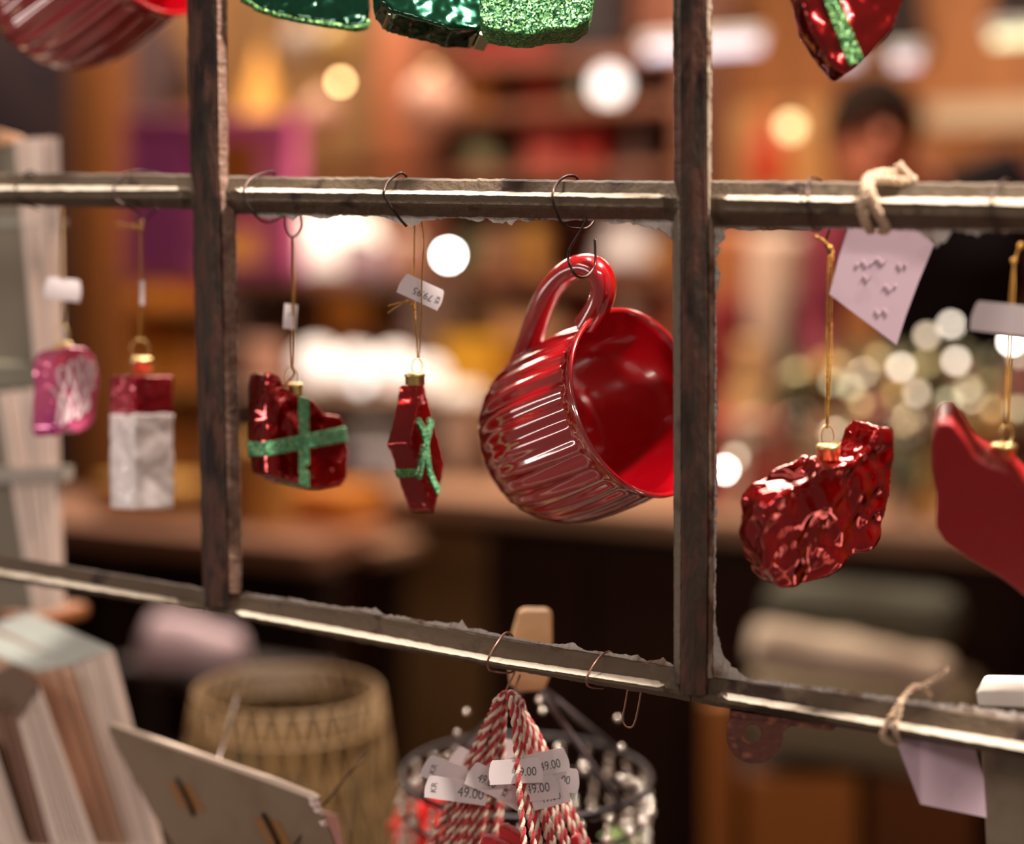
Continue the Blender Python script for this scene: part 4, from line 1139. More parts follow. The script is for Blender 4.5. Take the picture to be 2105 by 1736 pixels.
for i in range(520):
    x = rb.gauss(1850, 130); y = rb.uniform(730, 1000); d = rb.uniform(2.3, 2.7)
    p = atD(x, y, d)
    q = Vector((rb.uniform(-1, 1), rb.uniform(-1, 1), rb.uniform(-.3, 1))).normalized()
    w = q.orthogonal().normalized() * .007
    n_ = q.cross(w).normalized() * .001
    L = rb.uniform(.03, .055)
    leafg.add([p, p + q * L * .5 + w + n_, p + q * L, p + q * L * .5 - w + n_, p + q * L * .5 - n_ * 2], [(0, 1, 4), (1, 2, 4), (2, 3, 4), (3, 0, 4), (0, 3, 2, 1)])
solo('garland_leaves', 'grey-green leafy garland around the baubles', 'garland', leafg, c('sage_leaf', (140, 136, 96), rough=.6, spots=(96, 96, 66), sscale=14), kind='stuff')
# single lights further left
for (x, y, Y, r, l, col, e) in ((700, 168, 1.45, .006, 'small warm light in front of the balls, top middle', (255, 206, 140), 22), (922, 525, 1.55, .009, 'strong small white light on the middle shelf', (255, 252, 246), 60),
                             (1625, 262, 2.2, .018, 'soft cream light beside the orange vase', (255, 222, 160), 3.2), (742, 790, 2.0, .012, 'faint white light below the lit globes', (240, 236, 236), 3)):
    p = atY(x, y, Y)
    T = thing('pin_light', l, 'lamp', p)
    part('bulb', G().ball(p, r, 14, 10), mat('lit_' + str(x), col, emit=e), T, smooth=True)
    part('socket', G().lathe([(.001, 0), (r * .6, 0), (r * .5, r * 1.5), (.001, r * 1.6)], 12, p + Vector((0, 0, r * .9)), (0, 0, 1)), M_WIRE, T)
    part('cord', G().tube([p + Vector((0, 0, r * 2.4)), Vector((p.x, p.y, 2.9))], .0012, 6), M_WIRE, T)

# ---- things low down: cloth, blankets, crates
def bolster(name, label, cat, pts, D, rr, m, seed, sq=.6):
    P = [atD(x, y, D) for x, y in pts]
    g = G()
    g.tube(smooth_path(P, 5), rr, 20)
    return solo(name, label, cat, remesh(g, .012, 6, .008, 12, seed), m, smooth=True)
bolster('folded_cloth', 'pale pink-lilac folded cloth lying under the left part of the grid', 'cloth', [(300, 1318), (360, 1334), (440, 1356), (492, 1366)], 2.1, .050, c('lilac_cloth', (240, 212, 222), rough=.9), 1.0)
bolster('rolled_blanket', 'cream rolled blanket under the crumpled ornament', 'blanket', [(1545, 1318), (1680, 1348), (1820, 1372), (1955, 1400)], 2.02, .036, c('cream_wool', (222, 200, 176), rough=.9), 2.0)
yc = atD(380, 1340, 2.1)
lb_ = slab('low_bench', 'dark low bench under the lilac cloth', 'bench', 225, 590, 1392, 1412, yc.y - .06, .14, mat('near_black_wood', (40, 28, 24)))
for px in (240, 560):
    for dy in (.0, .10):
        xx = X(px, 1402, yc.y); part('leg', G().box((xx, yc.y - .05 + dy, 0), (xx + .025, yc.y - .03 + dy, lb_.location.z + .004)), MC['near_black_wood'], lb_)
pz = atD(1750, 1420, 2.15)
slab('folded_blanket', 'thick dark grey-green folded blanket behind the cream roll', 'blanket', 1560, 1960, 1225, 1340, pz.y + .02, .14, c('grey_green_wool', (92, 90, 76), rough=.95), bev=.03)
slab('folded_blanket', 'olive grey folded blanket at the bottom of the pile', 'blanket', 1520, 1990, 1415, 1590, pz.y - .06, .22, c('olive_wool', (150, 136, 108), rough=.95), bev=.03)
T = thing('wooden_chest', 'honey brown wooden chest under the blankets', 'chest', atY(1700, 1736, pz.y))
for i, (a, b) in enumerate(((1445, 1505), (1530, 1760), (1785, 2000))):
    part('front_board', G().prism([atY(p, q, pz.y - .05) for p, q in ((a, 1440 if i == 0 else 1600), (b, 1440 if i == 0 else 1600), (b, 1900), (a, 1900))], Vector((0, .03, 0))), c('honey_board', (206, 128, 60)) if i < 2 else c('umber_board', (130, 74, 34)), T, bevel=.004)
part('carcass', G().prism([atY(p, q, pz.y) for p, q in ((1440, 1594), (2010, 1594), (2010, 1900), (1440, 1900))], Vector((0, .14, 0))), WOODD, T)
# wicker openwork basket
Cb = atD(592, 1418, 1.12)
T = thing('openwork_basket', 'tall openwork wicker basket in soft focus below the grid', 'basket', Cb - Vector((0, 0, .34)))
g1, g2 = G(), G()
def RB(t): return .072 + .030 * t + .008 * math.sin(3.2 * t)
for i in range(30):
    for sg in (1, -1):
        pts = []
        for kk in range(13):
            t = kk / 12; a = 2 * math.pi * i / 30 + sg * t * 1.1
            pts.append(Cb + Vector((RB(t) * math.cos(a), RB(t) * math.sin(a), -.34 * t)))
        g1.tube(pts, .0017, 6)
wk = c('wicker', (106, 80, 46), rough=.6)
for t in (0, .07, .5, 1.0):
    g2 = G().tube([Cb + Vector((RB(t) * math.cos(a), RB(t) * math.sin(a), -.34 * t)) for a in [2 * math.pi * q / 48 for q in range(48)]], .0016, 8, closed=True)
    part('hoop', g2, wk, T, smooth=True)
part('stakes', g1, wk, T, smooth=True, kind='stuff')
part('lining', G().lathe([(RB(t) - .012, -.34 * t) for t in (.14, .3, .6, 1.0)], 40, Cb, (0, 0, 1), cap0=False), c('straw_lining', (104, 76, 38), rough=.8, spots=(62, 50, 30), sscale=24), T, smooth=True)
g = G(); g.box((Cb.x - .25, Cb.y - .2, Cb.z - .37), (Cb.x + .2, Cb.y + .25, Cb.z - .345)); 
solo('window_ledge', 'dark ledge below the basket, out of the frame', 'ledge', g, WOODD, bevel=.003)

# ---- the shopkeeper
def P3(x, y, d): return atD(x, y, d)
DP = 3.22
Hc = P3(1795, 290, DP - .12)
T = thing('person', 'person with short brown hair in maroon top and black vest, head bowed, behind the counter', 'person', Vector((P3(1950, 900, DP + .1).x, P3(1950, 900, DP + .1).y, 0)))
body = G()
body.ball(Hc, .092, 24, 18, (.86, 1.0, 1.22))
body.ball(Hc + cu * -.055 - fw * .03, .062, 20, 14, (.95, .95, 1.1))
body.tube([Hc - fw * .085 + cu * .015, Hc - fw * .112 - cu * .025], [.010, .015], 10)
for sg in (-1, 1):
    body.ball(Hc + cr * sg * .084 - cu * .01, .026, 10, 8, (.4, .8, 1.1))
    body.ball(Hc + cr * sg * .033 - fw * .078 + cu * .024, .022, 10, 8, (1.2, .8, .55))
neck = P3(1872, 385, DP); chest = P3(1950, 480, DP + .06); hip = P3(1975, 960, DP + .16); shR = P3(1722, 470, DP); shL = P3(2170, 400, DP + .02)
body.tube([Hc - cu * .05 + fw * .02, neck, chest], [.058, .062, .09], 14)
body.tube([chest, (chest + hip) / 2, hip], [.15, .14, .15], 16)
for s_, el, ha in ((shR, P3(1668, 690, DP - .06), P3(1735, 860, DP - .32)), (shL, P3(2190, 700, DP - .06), P3(2050, 850, DP - .34))):
    body.tube([chest + (s_ - chest) * .3, s_, (s_ + el) / 2, el, (el + ha) / 2, ha], [.08, .062, .05, .042, .036, .026], 12)
    dr = (ha - el).normalized(); sd = dr.cross(Vector((0, 0, 1))).normalized()
    body.ball(ha + dr * .03, .036, 12, 8, (1, 1, .6))
    for q in range(4):
        b0 = ha + dr * .055 + sd * (q - 1.5) * .020
        body.tube([b0, b0 + dr * (.028 + .004 * (q in (1, 2))), b0 + dr * .050 - Vector((0, 0, .014)), b0 + dr * (.062 + .006 * (q in (1, 2))) - Vector((0, 0, .030))], [.010, .0092, .0085, .007], 8)
    body.tube([ha + dr * .01 + sd * .030, ha + dr * .035 + sd * .052, ha + dr * .06 + sd * .058 - Vector((0, 0, .012))], [.012, .010, .008], 8)
for sg in (-1, 1):
    hp = hip + cr * sg * .085
    body.tube([hp, Vector((hp.x, hp.y, .5)), Vector((hp.x, hp.y + .01, .08))], [.09, .062, .042], 12)
    body.tube([Vector((hp.x, hp.y + .04, .045)), Vector((hp.x, hp.y - .16, .035))], [.042, .03], 10)
part('body', remesh(body, .007, 3), mat('skin', (206, 124, 92), rough=.5, sss=.1), T, smooth=True)
hair = G()
hair.ball(Hc + cu * .022 + fw * .004, .112, 24, 16, (.93, 1.0, 1.16))
hair = remesh(hair, .008, 2, .006, 40)
hh = G(); keep = {}
for i, v in enumerate(hair.v):
    q = v - Hc
    if q.dot(cu) > .012 + .012 * math.cos(q.dot(cr) / .03) or q.dot(fw) > .02:
        keep[i] = len(hh.v); hh.v.append(v)
hh.f = [tuple(keep[i] for i in f) for f in hair.f if all(i in keep for i in f)]
part('hair', hh, mat('brown_hair', (34, 20, 13), rough=.9, spec=.08, bump=.8, bscale=140), T, smooth=True)
for sg in (-1, 1):
    part('eye', G().ball(Hc + cr * sg * .034 - fw * .082 + cu * .008, .0125, 12, 8), mat('eye_dark', (70, 48, 40), rough=.2), T, smooth=True)
    part('eyebrow', G().tube([Hc + cr * sg * .016 - fw * .093 + cu * .028, Hc + cr * sg * .036 - fw * .092 + cu * .034, Hc + cr * sg * .056 - fw * .078 + cu * .028], .0045, 8), MC['brown_hair'], T, smooth=True)
part('lips', G().tube([Hc - cr * .022 - fw * .083 - cu * .062, Hc - fw * .094 - cu * .060, Hc + cr * .022 - fw * .083 - cu * .062], [.004, .007, .004], 8), mat('lips', (170, 84, 74)), T, smooth=True)
sh = G()
sh.tube([neck + (chest - neck) * .25, chest, (chest + hip) / 2, hip], [.08, .168, .158, .165], 18)
for s_, el, ha in ((shR, P3(1668, 690, DP - .06), P3(1735, 860, DP - .32)), (shL, P3(2190, 700, DP - .06), P3(2050, 850, DP - .34))):
    sh.tube([chest + (s_ - chest) * .25, s_, (s_ + el) / 2, el, (el + ha) / 2, el + (ha - el) * .8], [.10, .082, .066, .056, .049, .042], 14)
part('shirt', remesh(sh, .009, 3, .004, 14), mat('maroon_cloth', (112, 18, 40), rough=.85), T, smooth=True)
ve = G()
ve.tube([chest + cu * .06 - fw * .02 + cr * .02, chest - cu * .05 - fw * .025, (chest + hip) / 2, hip], [.12, .178, .172, .178], 18)
ve.tube([neck + cr * .05 - cu * .03, chest + cr * .08 + cu * .05, shL + (chest - shL) * .2 + cu * .03], [.06, .13, .115], 14)
part('vest', remesh(ve, .009, 3, .004, 14, 3.0), mat('black_cloth', (20, 14, 16), rough=.95, spec=.1), T, smooth=True)
tr = G()
for sg in (-1, 1):
    hp = hip + cr * sg * .085
    tr.tube([hip + Vector((0, 0, .03)), hp, Vector((hp.x, hp.y, .5)), Vector((hp.x, hp.y + .01, .09))], [.17, .108, .08, .066], 14)
part('trousers', remesh(tr, .010, 3), mat('dark_denim', (40, 40, 52), rough=.85), T, smooth=True)

# ================================================================== NEAR THINGS AT THE SIDES
def sheets(n, TL, TR, BR, BL, Yf, D, seed, jit=.0012, gap=.25):
    """n thin upright leaves side by side; corners in pixels on plane Yf, running back along D"""
    rr = random.Random(seed); g = G()
    a, b, c_, d = (atY(p[0], p[1], Yf) for p in (TL, TR, BR, BL))
    for i in range(n):
        t0 = (i + gap * rr.random() * .5) / n; t1 = (i + 1 - gap * (.3 + .7 * rr.random())) / n
        o = Vector((0, rr.uniform(-jit, jit), 0)) - D.normalized() * rr.uniform(0, jit)
        up = (a - d).normalized() * rr.uniform(-jit, jit)
        q = [a.lerp(b, t0) + o + up, a.lerp(b, t1) + o + up, d.lerp(c_, t1) + o, d.lerp(c_, t0) + o]
        g.hexa([q[3], q[2], q[2] + D, q[3] + D, q[0], q[1], q[1] + D, q[0] + D])
    return g
CELLO = mat('cellophane', (232, 236, 228), rough=.12, alpha=.16, coat=1.0)
PAGE = mat('cream_page', (246, 226, 212), rough=.75)
PAGE2 = mat('warm_page', (220, 180, 152), rough=.75)  # page colour with brownish shade put in
PAGEG = mat('grey_cover', (124, 116, 100), rough=.7)  # grey is the side's shade put into the colour
T = thing('paper_stack', 'upper white paper block standing at the left edge', 'paper stack', atY(60, 745, .10))
Dv = Vector((-.10, .05, 0))
part('leaves', sheets(12, (40, 287), (120, 283), (131, 742), (82, 745), .10, Dv, 3), PAGE, T, kind='stuff')
part('cover', G().prism([atY(-60, 300, .104), atY(37, 290, .104), atY(80, 745, .104), atY(-50, 745, .104)], Vector((-.01, .03, 0))), PAGEG, T, bevel=.001)
part('band', G().prism([atY(-60, 452, .096), atY(124, 450, .096), atY(124, 462, .096), atY(-60, 464, .096)], Vector((0, .006, 0))), CELLO, T)
part('wooden_corner', G().prism([atY(-20, 262, .10), atY(8, 268, .10), atY(12, 300, .10), atY(-20, 300, .10)], Vector((-.02, .04, 0))), TAN, T, bevel=.001)
T = thing('paper_stack', 'lower white paper block at the left edge, strapped with a grey band', 'paper stack', atY(80, 1250, .10))
part('leaves', sheets(16, (2, 806), (118, 800), (131, 1250), (78, 1256), .10, Dv, 4), PAGE, T, kind='stuff')
part('cover', G().prism([atY(-60, 812, .104), atY(0, 808, .104), atY(76, 1256, .104), atY(-60, 1256, .104)], Vector((-.01, .03, 0))), PAGEG, T, bevel=.001)
part('grey_band', G().prism([atY(-60, 966, .094), atY(134, 960, .094), atY(134, 990, .094), atY(-60, 996, .094)], Vector((0, .008, 0))), mat('grey_strap', (150, 140, 128), rough=.4, alpha=.75), T, bevel=.0005)
g = G().prism([atY(-60, 742, .10), atY(122, 745, .10), atY(120, 800, .10), atY(-60, 808, .10)], Vector((-.05, .06, 0)))
solo('ribbon_roll', 'flat grey-green roll of ribbon between the two paper blocks', 'ribbon', g, mat('grey_green_ribbon', (112, 108, 92), rough=.6), bevel=.003)
slab('display_ledge', 'orange wooden ledge below the paper blocks', 'ledge', -100, 70, 1258, 1290, .14, .06, mat('brown_ledge', (120, 70, 36)))

def pack(label, n, TL, TR, BR, BL, Yf, back, m, topm, seed, name='card_pack'):
    """a pack of cards standing on edge; back = pixel where TR ends at the far side of the top"""
    z0 = atY(TR[0], TR[1], Yf); D = atZ(back[0], back[1], z0.z) - z0
    T = thing(name, label, 'card pack', atY(BL[0], BL[1], Yf), 'packs of cards at the lower left')
    part('leaves', sheets(n, TL, TR, BR, BL, Yf, D, seed, .0010, .22), m, T, kind='stuff')
    a, b, c_, d = (atY(p[0], p[1], Yf) for p in (TL, TR, BR, BL))
    up = (a - d).normalized() * .0012; fr = Vector((0, -.0012, 0))
    part('wrapper', G().prism([a + up + fr, b + up + fr, b + up + D, a + up + D], Vector((0, 0, .0006))), topm, T)
    return T
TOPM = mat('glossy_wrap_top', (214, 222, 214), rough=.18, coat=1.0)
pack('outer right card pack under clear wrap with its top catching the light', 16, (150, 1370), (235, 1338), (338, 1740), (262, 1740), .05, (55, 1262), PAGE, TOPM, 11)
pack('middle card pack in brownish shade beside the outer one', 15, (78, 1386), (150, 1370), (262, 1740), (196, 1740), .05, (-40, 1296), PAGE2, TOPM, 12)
pack('front card pack with a bright slanting upper corner', 17, (42, 1484), (84, 1412), (200, 1740), (112, 1740), .03, (10, 1350), PAGE, mat('brown_top', (120, 96, 78), rough=.5), 13)  # top colour darkened, its shade is painted in
pack('dark brown shaded card pack at the lower left', 12, (-10, 1470), (42, 1462), (112, 1740), (60, 1740), .035, (-60, 1370), mat('brown_page', (150, 112, 92), rough=.7), MC['brown_top'], 14)  # page colour darkened to paint the shade
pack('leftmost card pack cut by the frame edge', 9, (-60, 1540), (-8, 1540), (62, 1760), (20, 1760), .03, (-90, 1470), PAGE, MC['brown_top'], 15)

# the propped card seen from the back
T = thing('display_card', 'back of a brown-grey card propped up with staples and tape', 'card', atY(450, 1736, .02))
_a, _b, _c = atY(222, 1489, .028), atY(655, 1660, .000), atY(400, 1800, .016)
nC = (_b - _a).cross(_c - _a).normalized()
if nC.dot(fw) > 0: nC = -nC
def onC(x, y, off=0.0): return onplane(x, y, _a + nC * off, nC)
cpoly = [(222, 1489), (300, 1517), (380, 1545), (470, 1577), (560, 1610), (640, 1640), (655, 1660), (690, 1745), (705, 1800), (400, 1800), (330, 1700), (262, 1580), (226, 1510)]
part('card_back', G().prism([onC(x, y) for x, y in cpoly], -nC * .0018), mat('brown_grey_card', (134, 114, 92), rough=.85, spots=(124, 104, 84), sscale=24), T)
part('top_edge', G().prism([onC(x, y, .0004) for x, y in ((226, 1489), (300, 1513), (470, 1572), (560, 1602), (642, 1634), (652, 1641), (638, 1643), (560, 1613), (470, 1580), (300, 1519))], -nC * .003), mat('pale_card_edge', (228, 208, 190), rough=.8), T)
tc = G()
for i, (a, b) in enumerate((((632, 1640), (652, 1640)), ((634, 1650), (656, 1652)), ((642, 1662), (662, 1666)), ((655, 1690), (668, 1688)))):
    tc.prism([atY(a[0], a[1], -.002), atY(b[0], b[1], -.003), atY(b[0] + 4, b[1] + 12, -.001), atY(a[0] + 6, a[1] + 10, -.004)], Vector((0, .0012, 0)))
part('torn_corner', tc, mat('torn_paper', (226, 208, 200), rough=.9), T)
TAPE = mat('brown_tape', (146, 100, 54), rough=.35)
for (cx, cy) in ((384, 1640), (562, 1712)):
    part('tape', G().prism([onC(cx + x, cy + y, .0004) for x, y in ((-42, -30), (8, -24), (38, 30), (-10, 24))], -nC * .0003), TAPE, T)
    part('staple', G().tube([onC(cx - 22, cy - 38, .0008), onC(cx - 14, cy - 22, .0018), onC(cx + 6, cy + 18, .0018), onC(cx + 14, cy + 38, .0008)], .0011, 8), mat('black_staple', (30, 26, 24), rough=.4, metal=.6), T, smooth=True)
solo('support_wire', 'thin grey wire rising behind the propped card', 'wire', G().tube([atY(487, 1432, .10), atY(462, 1520, .08), atY(446, 1575, .04)], .0007, 8), mat('steel_wire', (150, 138, 136), rough=.3, metal=.9), smooth=True)
solo('support_wire', 'thin dark wire crossing the torn corner of the card', 'wire', G().tube([atY(755, 1549, .03), atY(700, 1612, .02), atY(640, 1690, .005), atY(600, 1745, .0)], .0006, 8), M_WIRE, smooth=True)
solo('pink_card', 'pale pink card corner behind the torn card corner', 'card', G().prism([atY(660, 1668, .03), atY(692, 1677, .03), atY(708, 1745, .03), (atY(680, 1745, .03))], Vector((0, .0008, 0))), mat('salmon_paper', (232, 178, 172), rough=.8))

# paper labels tied to the bars
T = thing('paper_label', 'pink-lilac paper label tied over the upper right bar', 'label', atY(1843, 710, .018))
P0, n = atY(1810, 580, .020), camvec(-.15, -.10, 1).normalized()
lp = [(1748, 440), (1742, 474), (1724, 530), (1705, 605), (1740, 632), (1843, 710), (1862, 650), (1888, 580), (1920, 503), (1886, 468), (1850, 440)]
part('sheet', G().prism(px_poly(lp, P0, n), -n * .0004), M_PINKPAPER, T)
g = G()
for i, (x, y, l) in enumerate([(1760, 540, 26), (1790, 535, 34), (1770, 570, 22), (1815, 590, 30), (1845, 545, 20), (1800, 640, 26)]):
    pts = [onplane(x + l * t, y + 5 * math.sin(9 * t + i), P0 + n * .0003, n) for t in [k / 8 for k in range(9)]]
    g.tube(pts, .00018, 5)
part('pencil_marks', g, mat('pencil', (190, 164, 178), rough=.8), T)
TW = mat('raw_twine', (206, 178, 150), rough=.9, bump=.8, bscale=600)
def twist(pts, r=.0011, pitch=.006, k=8):
    P = smooth_path([atY(x, y, Y) for x, y, Y in pts], k)
    out = [G(), G()]
    L = 0; prev = P[0]; nrm = None
    paths = ([], [])
    # resample finely
    Q = []
    for a, b in zip(P, P[1:]):
        m_ = max(1, int((b - a).length / .0006))
        Q += [a.lerp(b, i / m_) for i in range(m_)]
    Q.append(P[-1])
    for i, p in enumerate(Q):
        t = (Q[min(i + 1, len(Q) - 1)] - Q[max(i - 1, 0)]).normalized()
        if nrm is None: nrm = t.orthogonal().normalized()
        nrm = (nrm - t * nrm.dot(t)).normalized(); bn = t.cross(nrm)
        L += (p - prev).length; prev = p
        for s_ in (0, 1):
            a = 2 * math.pi * L / pitch + math.pi * s_
            paths[s_].append(p + (nrm * math.cos(a) + bn * math.sin(a)) * r * .62)
    for s_ in (0, 1):
        out[s_].tube(paths[s_], r * .78, 7)
    return out
cord = G()
for pl in ([(1846, 340, -.002), (1858, 355, .000), (1872, 368, .002), (1882, 374, .002)], [(1880, 372, .004), (1850, 372, -.002), (1815, 368, -.004), (1790, 372, -.008), (1790, 395, -.0125), (1800, 420, -.0125)],
           [(1850, 360, .004), (1815, 356, .000), (1784, 366, -.006), (1778, 390, -.0125), (1772, 430, -.0115), (1782, 462, -.004), (1790, 474, .010)], [(1786, 400, -.0125), (1800, 430, -.0115), (1822, 468, .000), (1812, 474, .012)]):
    for gg in twist(pl, .0017):
        cord.add(gg.v, gg.f)
part('twine', cord, TW, T, smooth=True)
T = thing('paper_label', 'pink-lilac paper label hanging under the lower right bar', 'label', atY(1930, 1680, .014))
P0, n = atY(1930, 1600, .012), camvec(.1, -.1, 1).normalized()
part('sheet', G().prism(px_poly([(1838, 1500), (1846, 1534), (1892, 1654), (2028, 1682), (2022, 1600), (2004, 1540), (1995, 1500)], P0, n), -n * .0004), M_PINKPAPER, T)
cord = G()
for pl in ([(1948, 1376, -.001), (1925, 1392, -.001), (1900, 1410, -.002), (1878, 1414, -.003), (1862, 1430, -.006), (1840, 1462, -.0115), (1824, 1486, -.012), (1814, 1512, -.011), (1826, 1526, -.003), (1850, 1530, .008)],
           [(1915, 1432, .003), (1895, 1412, .002), (1880, 1412, .000), (1872, 1422, -.002)], [(1852, 1440, -.011), (1846, 1476, -.012), (1840, 1500, -.012), (1850, 1530, .006)]):
    for gg in twist(pl, .0011):
        cord.add(gg.v, gg.f)
part('twine', cord, TW, T, smooth=True)
T = thing('card_tray', 'white-rimmed grey card tray at the lower right corner', 'tray', atY(2080, 1736, .03))
part('rim', G().prism([atY(2006, 1424, .028), atY(2014, 1419, .028), (atY(2240, 1424, .028)), atY(2240, 1462, .028), atY(2010, 1452, .028)], Vector((0, .03, 0))), WHITE, T, bevel=.0008)
part('tray_wall', G().prism([atY(2012, 1452, .030), atY(2240, 1460, .030), atY(2240, 1800, .030), atY(2030, 1800, .030), atY(2018, 1560, .030)], Vector((0, .026, 0))), M_GREYCARD, T, bevel=.0008)

# ---- hanging ring of glass charms
T = thing('charm_ring', 'black wire ring hung with glass charms behind the red and white cords', 'hanging decoration', atD(1082, 1700, .90))
peg = [(1066, 1262), (1078, 1256), (1125, 1256), (1136, 1266), (1136, 1330), (1130, 1395), (1118, 1422), (1070, 1424), (1048, 1410), (1044, 1370), (1052, 1310)]
part('wooden_block', remesh(G().prism([atD(x, y, .80) for x, y in peg], fw * .018), .0012, 6), mat('pale_wood', (238, 190, 138), rough=.5, spots=(222, 170, 118), sscale=30), T, smooth=True)
CRg = atD(1082, 1592, .90); RR = .0785
circ = lambda C_, r_, n_=72: [C_ + Vector((r_ * math.cos(a), r_ * math.sin(a), 0)) for a in [2 * math.pi * q / n_ for q in range(n_)]]
BLK = mat('black_wire', (44, 38, 42), rough=.35, metal=.7)
part('upper_ring', G().tube(circ(CRg, RR), .0021, 8, closed=True), BLK, T, smooth=True)
C2 = CRg - Vector((0, 0, .022))
part('lower_ring', G().tube(circ(C2, RR * .98), .0016, 8, closed=True), BLK, T, smooth=True)
top = atD(1096, 1398, .81)
for (px, py, d) in ((1216, 1572, .86), (1290, 1590, .96), (955, 1560, .98), (900, 1610, .86)):
    e = Vector(atD(px, py, d)); v = Vector((e.x - CRg.x, e.y - CRg.y, 0)).normalized() * RR
    part('arm', G().tube([top, CRg + v], .0017, 8), mat('grey_wire', (120, 110, 112), rough=.3, metal=.6), T, smooth=True)
BEAD = mat('clear_bead', (236, 226, 214), rough=.10, metal=.85)
for (CC, R_, N_, L_, ph) in ((CRg, RR, 26, 3, 0.0), (C2, RR * .98, 30, 4, .1)):
    for i in range(N_):
        a = 2 * math.pi * i / N_ + ph
        p = CC + Vector((R_ * math.cos(a), R_ * math.sin(a), -.002))
        g = G()
        for k in range(L_):
            rr = .0021 + .0012 * (k == L_ - 1)
            g.ball(p - Vector((rb.uniform(-.001, .001), 0, .004 + k * .0062)), rr, 10, 8, (1, 1, 1.25))
        part('glass_charm', g, BEAD, T, smooth=True)
for i, (x, y) in enumerate([(960, 1465), (940, 1508), (1108, 1440), (1115, 1462), (1135, 1455), (1270, 1478), (1278, 1538), (1145, 1538), (918, 1556), (945, 1552), (900, 1566), (1195, 1575), (1200, 1585), (1275, 1600), (1305, 1610)]):
    p = atD(x, y, .86)
    q = atD(x, y, .86)
    d_ = Vector((q.x - top.x, q.y - top.y, 0))
    part('glass_bead', G().ball(p, .0020, 10, 8), BEAD, T, smooth=True)
# spiky red pompom and a green sprig behind the cords
g = G()
for (x, y, r) in ((858, 1668, .011), (838, 1700, .013), (880, 1705, .014), (850, 1740, .016), (890, 1655, .008)):
    C_ = atD(x, y, .93); g.ball(C_, r * .6, 10, 8)
    for k in range(60):
        v = Vector((rb.gauss(0, 1), rb.gauss(0, 1), rb.gauss(0, 1))).normalized()
        g.tube([C_, C_ + v * r], [.0014, .0005], 5)
solo('red_pompom', 'bright red spiky tinsel cluster left of the cords', 'decoration', g, mat('red_tinsel', (226, 40, 34), rough=.35, spec=.8))
g = G()
for k in range(70):
    C_ = atD(rb.uniform(1250, 1310), rb.uniform(1718, 1750), .90)
    v = Vector((rb.gauss(0, 1), rb.gauss(0, 1), abs(rb.gauss(0, 1)))).normalized()
    g.tube([C_, C_ + v * .008], [.0012, .0004], 5)
solo('green_sprig', 'small pale green frosted sprig under the charm ring', 'decoration', g, mat('pale_green', (150, 170, 110), rough=.4))

# ---- felt decorations on red and white cords, bunched on the wire hook
M_RY = mat('red_yarn', (186, 32, 40), rough=.9, sheen=.4, bump=.6, bscale=1500)
M_WY = mat('cream_yarn', (232, 208, 186), rough=.9, sheen=.4, bump=.6, bscale=1500)
M_FELT = mat('red_felt', (188, 22, 24), rough=.95, sheen=.6, bump=.5, bscale=700)
AP = (1044, 1430)
pairs = [  # bottom x of the two strands at y 1736, Y at the bottom, tag or None
    (884, 904, .020), (914, 930, .006), (940, 955, .024), (962, 976, .012), (984, 994, .030), (1014, 1024, .034), (1078, 1098, -.012), (1112, 1130, .004), (1140, 1158, .014), (1170, 1190, .022), (1196, 1212, .030)]
tagspec = {0: (938, 1626, 112, 46, 8, -.006, True), 1: (916, 1590, 76, 50, 22, -.001, False), 2: (964, 1572, 62, 50, 28, .016, None), 3: (1000, 1604, 60, 52, 24, -.004, 'half'),
           5: (1038, 1542, 26, 50, 84, .028, None), 6: (1060, 1587, 92, 50, -3, -.009, 'mid'), 7: (1122, 1570, 76, 50, -12, .004, 'end'), 8: (1106, 1622, 66, 50, -7, .000, 'full2'),
           9: (1130, 1634, 60, 50, -14, .003, 'half2'), 10: (1155, 1604, 54, 50, 6, .008, 'end2'), 4: (1048, 1635, 48, 42, 30, .006, 'kr')}
desc = ['outermost on the left', 'second from the left', 'third from the left', 'fourth from the left', 'fifth, just left of the gap', 'in the gap at the centre', 'hanging foremost, right of centre', 'right of the foremost cord', 'third from the right', 'second from the right', 'outermost on the right']
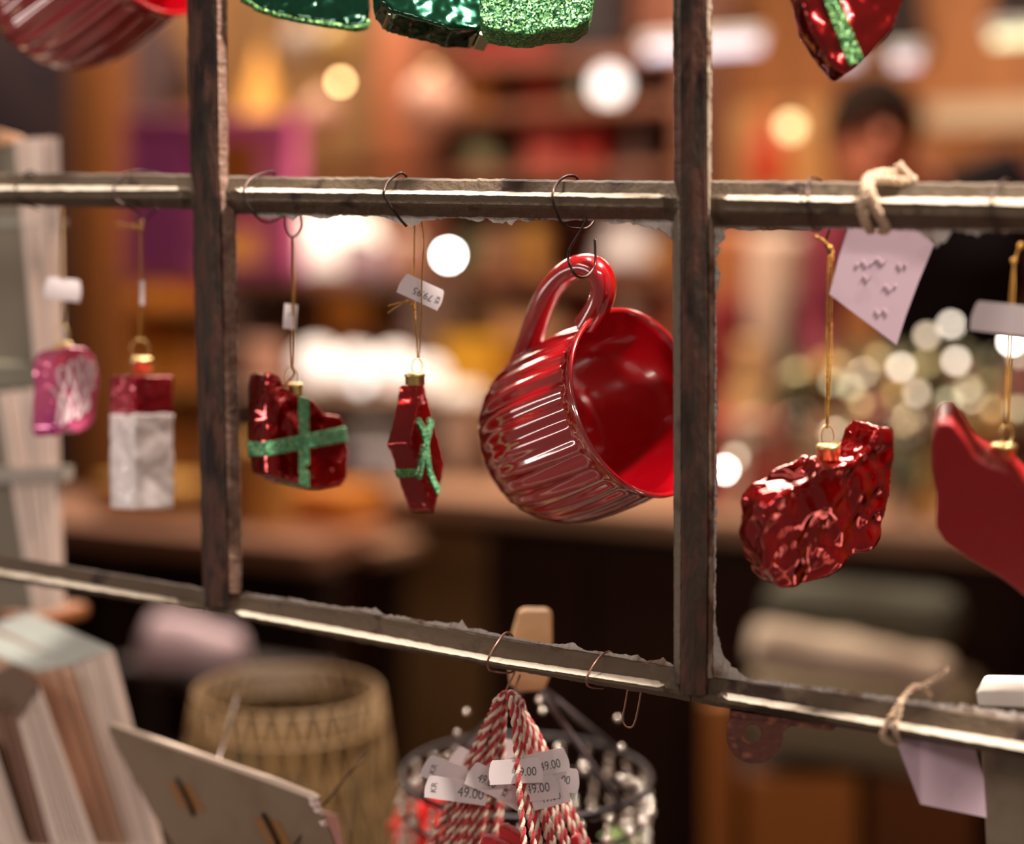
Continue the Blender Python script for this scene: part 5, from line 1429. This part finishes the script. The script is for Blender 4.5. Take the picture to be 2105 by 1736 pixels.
for i, (xa, xb, Yb) in enumerate(pairs):
    T = thing('felt_heart', 'red felt heart on twisted red and cream cord, ' + desc[i], 'decoration', atY((xa + xb) / 2, 1790, Yb), 'felt hearts bunched on one hook')
    t_ = (i - 5) / 5.0
    ya = 1425 + t_ * t_ * 16
    ax = 1044 + t_ * 24
    side = -1 if xa < 1044 else 1
    ry, wy = G(), G()
    yb = 1742
    # the cord runs up one strand, over the hook, and down the other
    path = [(xa, yb, Yb - .002), (xa + (ax - xa) * .40, yb - (yb - ya) * .40, Yb * .8), (xa + (ax - xa) * .78 + side * 3, yb - (yb - ya) * .76, Yb * .5), (ax - 3 + side * 5, ya + 22, Yb * .3), (ax - 2, ya + 4, .0 + .004 * (i % 3)), (ax + 2, ya - 1 + (i % 3), .003 + .003 * (i % 3)), (ax + 5, ya + 6, .008),
            (ax + 3 + side * 8, ya + 26, Yb * .3 + .006), (xb + (ax - xb) * .74 + side * 5, yb - (yb - ya) * .74, Yb * .5 + .006), (xb + (ax - xb) * .40, yb - (yb - ya) * .40, Yb * .8 + .004), (xb, yb, Yb + .002)]
    tw = twist(path, .00128, .0088, 8)
    part('red_yarn', tw[0], M_RY, T, smooth=True); part('cream_yarn', tw[1], M_WY, T, smooth=True)
    # heart of felt, mostly under the frame edge
    C_ = atY((xa + xb) / 2, 1742, Yb); s = depth(C_) / F
    hx, hz = camvec(math.cos(i * 1.1), 0, math.sin(i * 1.1)), cu
    hp = []
    for q in range(28):
        a = 2 * math.pi * q / 28
        hp.append(C_ - hz * (62 * s) + hx * (16 * math.sin(a) ** 3 * 4.2 * s) + hz * ((13 * math.cos(a) - 5 * math.cos(2 * a) - 2 * math.cos(3 * a) - math.cos(4 * a)) * 4.4 * s))
    part('felt', remesh(G().prism(hp, hx.cross(hz).normalized() * .007), .0012, 3), M_FELT, T, smooth=True)
    if i in tagspec:
        x, y, w, h, ang, Yt, mode = tagspec[i]
        tx = {True: (('49.00', 30, 30, -2, 0, .82), ('KR', 17, -46, 0, 90, 1)), False: (('KR', 17, -26, -2, 90, 1),), None: (), 'half': (('49.00', 26, 2, -2, 0, .7),), 'mid': (('49.00', 26, 20, -2, 0, .8),),
              'end': (('49.00', 26, 8, -6, 0, .75),), 'full2': (('49.00', 27, 0, 0, 0, .82),), 'half2': (('49.00', 26, 0, -6, 0, .75),), 'end2': (('00', 24, 8, 0, 0, .8),), 'kr': (('KR', 15, -10, 0, 90, 1),)}[mode]
        price_tag(T, x, y, w, h, ang, Yt, tx)
# the folded red felt strips poking up between the cords
for (l, p, Yq) in (('folded red felt strip rising between the cords', [(1026, 1697), (1038, 1700), (1072, 1722), (1078, 1745), (1022, 1745)], .002), ('second red felt fold lower left of the first', [(985, 1736), (992, 1720), (1002, 1722), (1042, 1740), (1040, 1760), (985, 1760)], -.002), ('red felt tip at the right of the cords', [(1170, 1745), (1172, 1722), (1186, 1718), (1192, 1745)], .012)):
    solo('felt_strip', l, 'felt', remesh(G().prism([atY(x, y, Yq) for x, y in p], Vector((0, .006, 0))), .0010, 3), M_FELT, smooth=True)
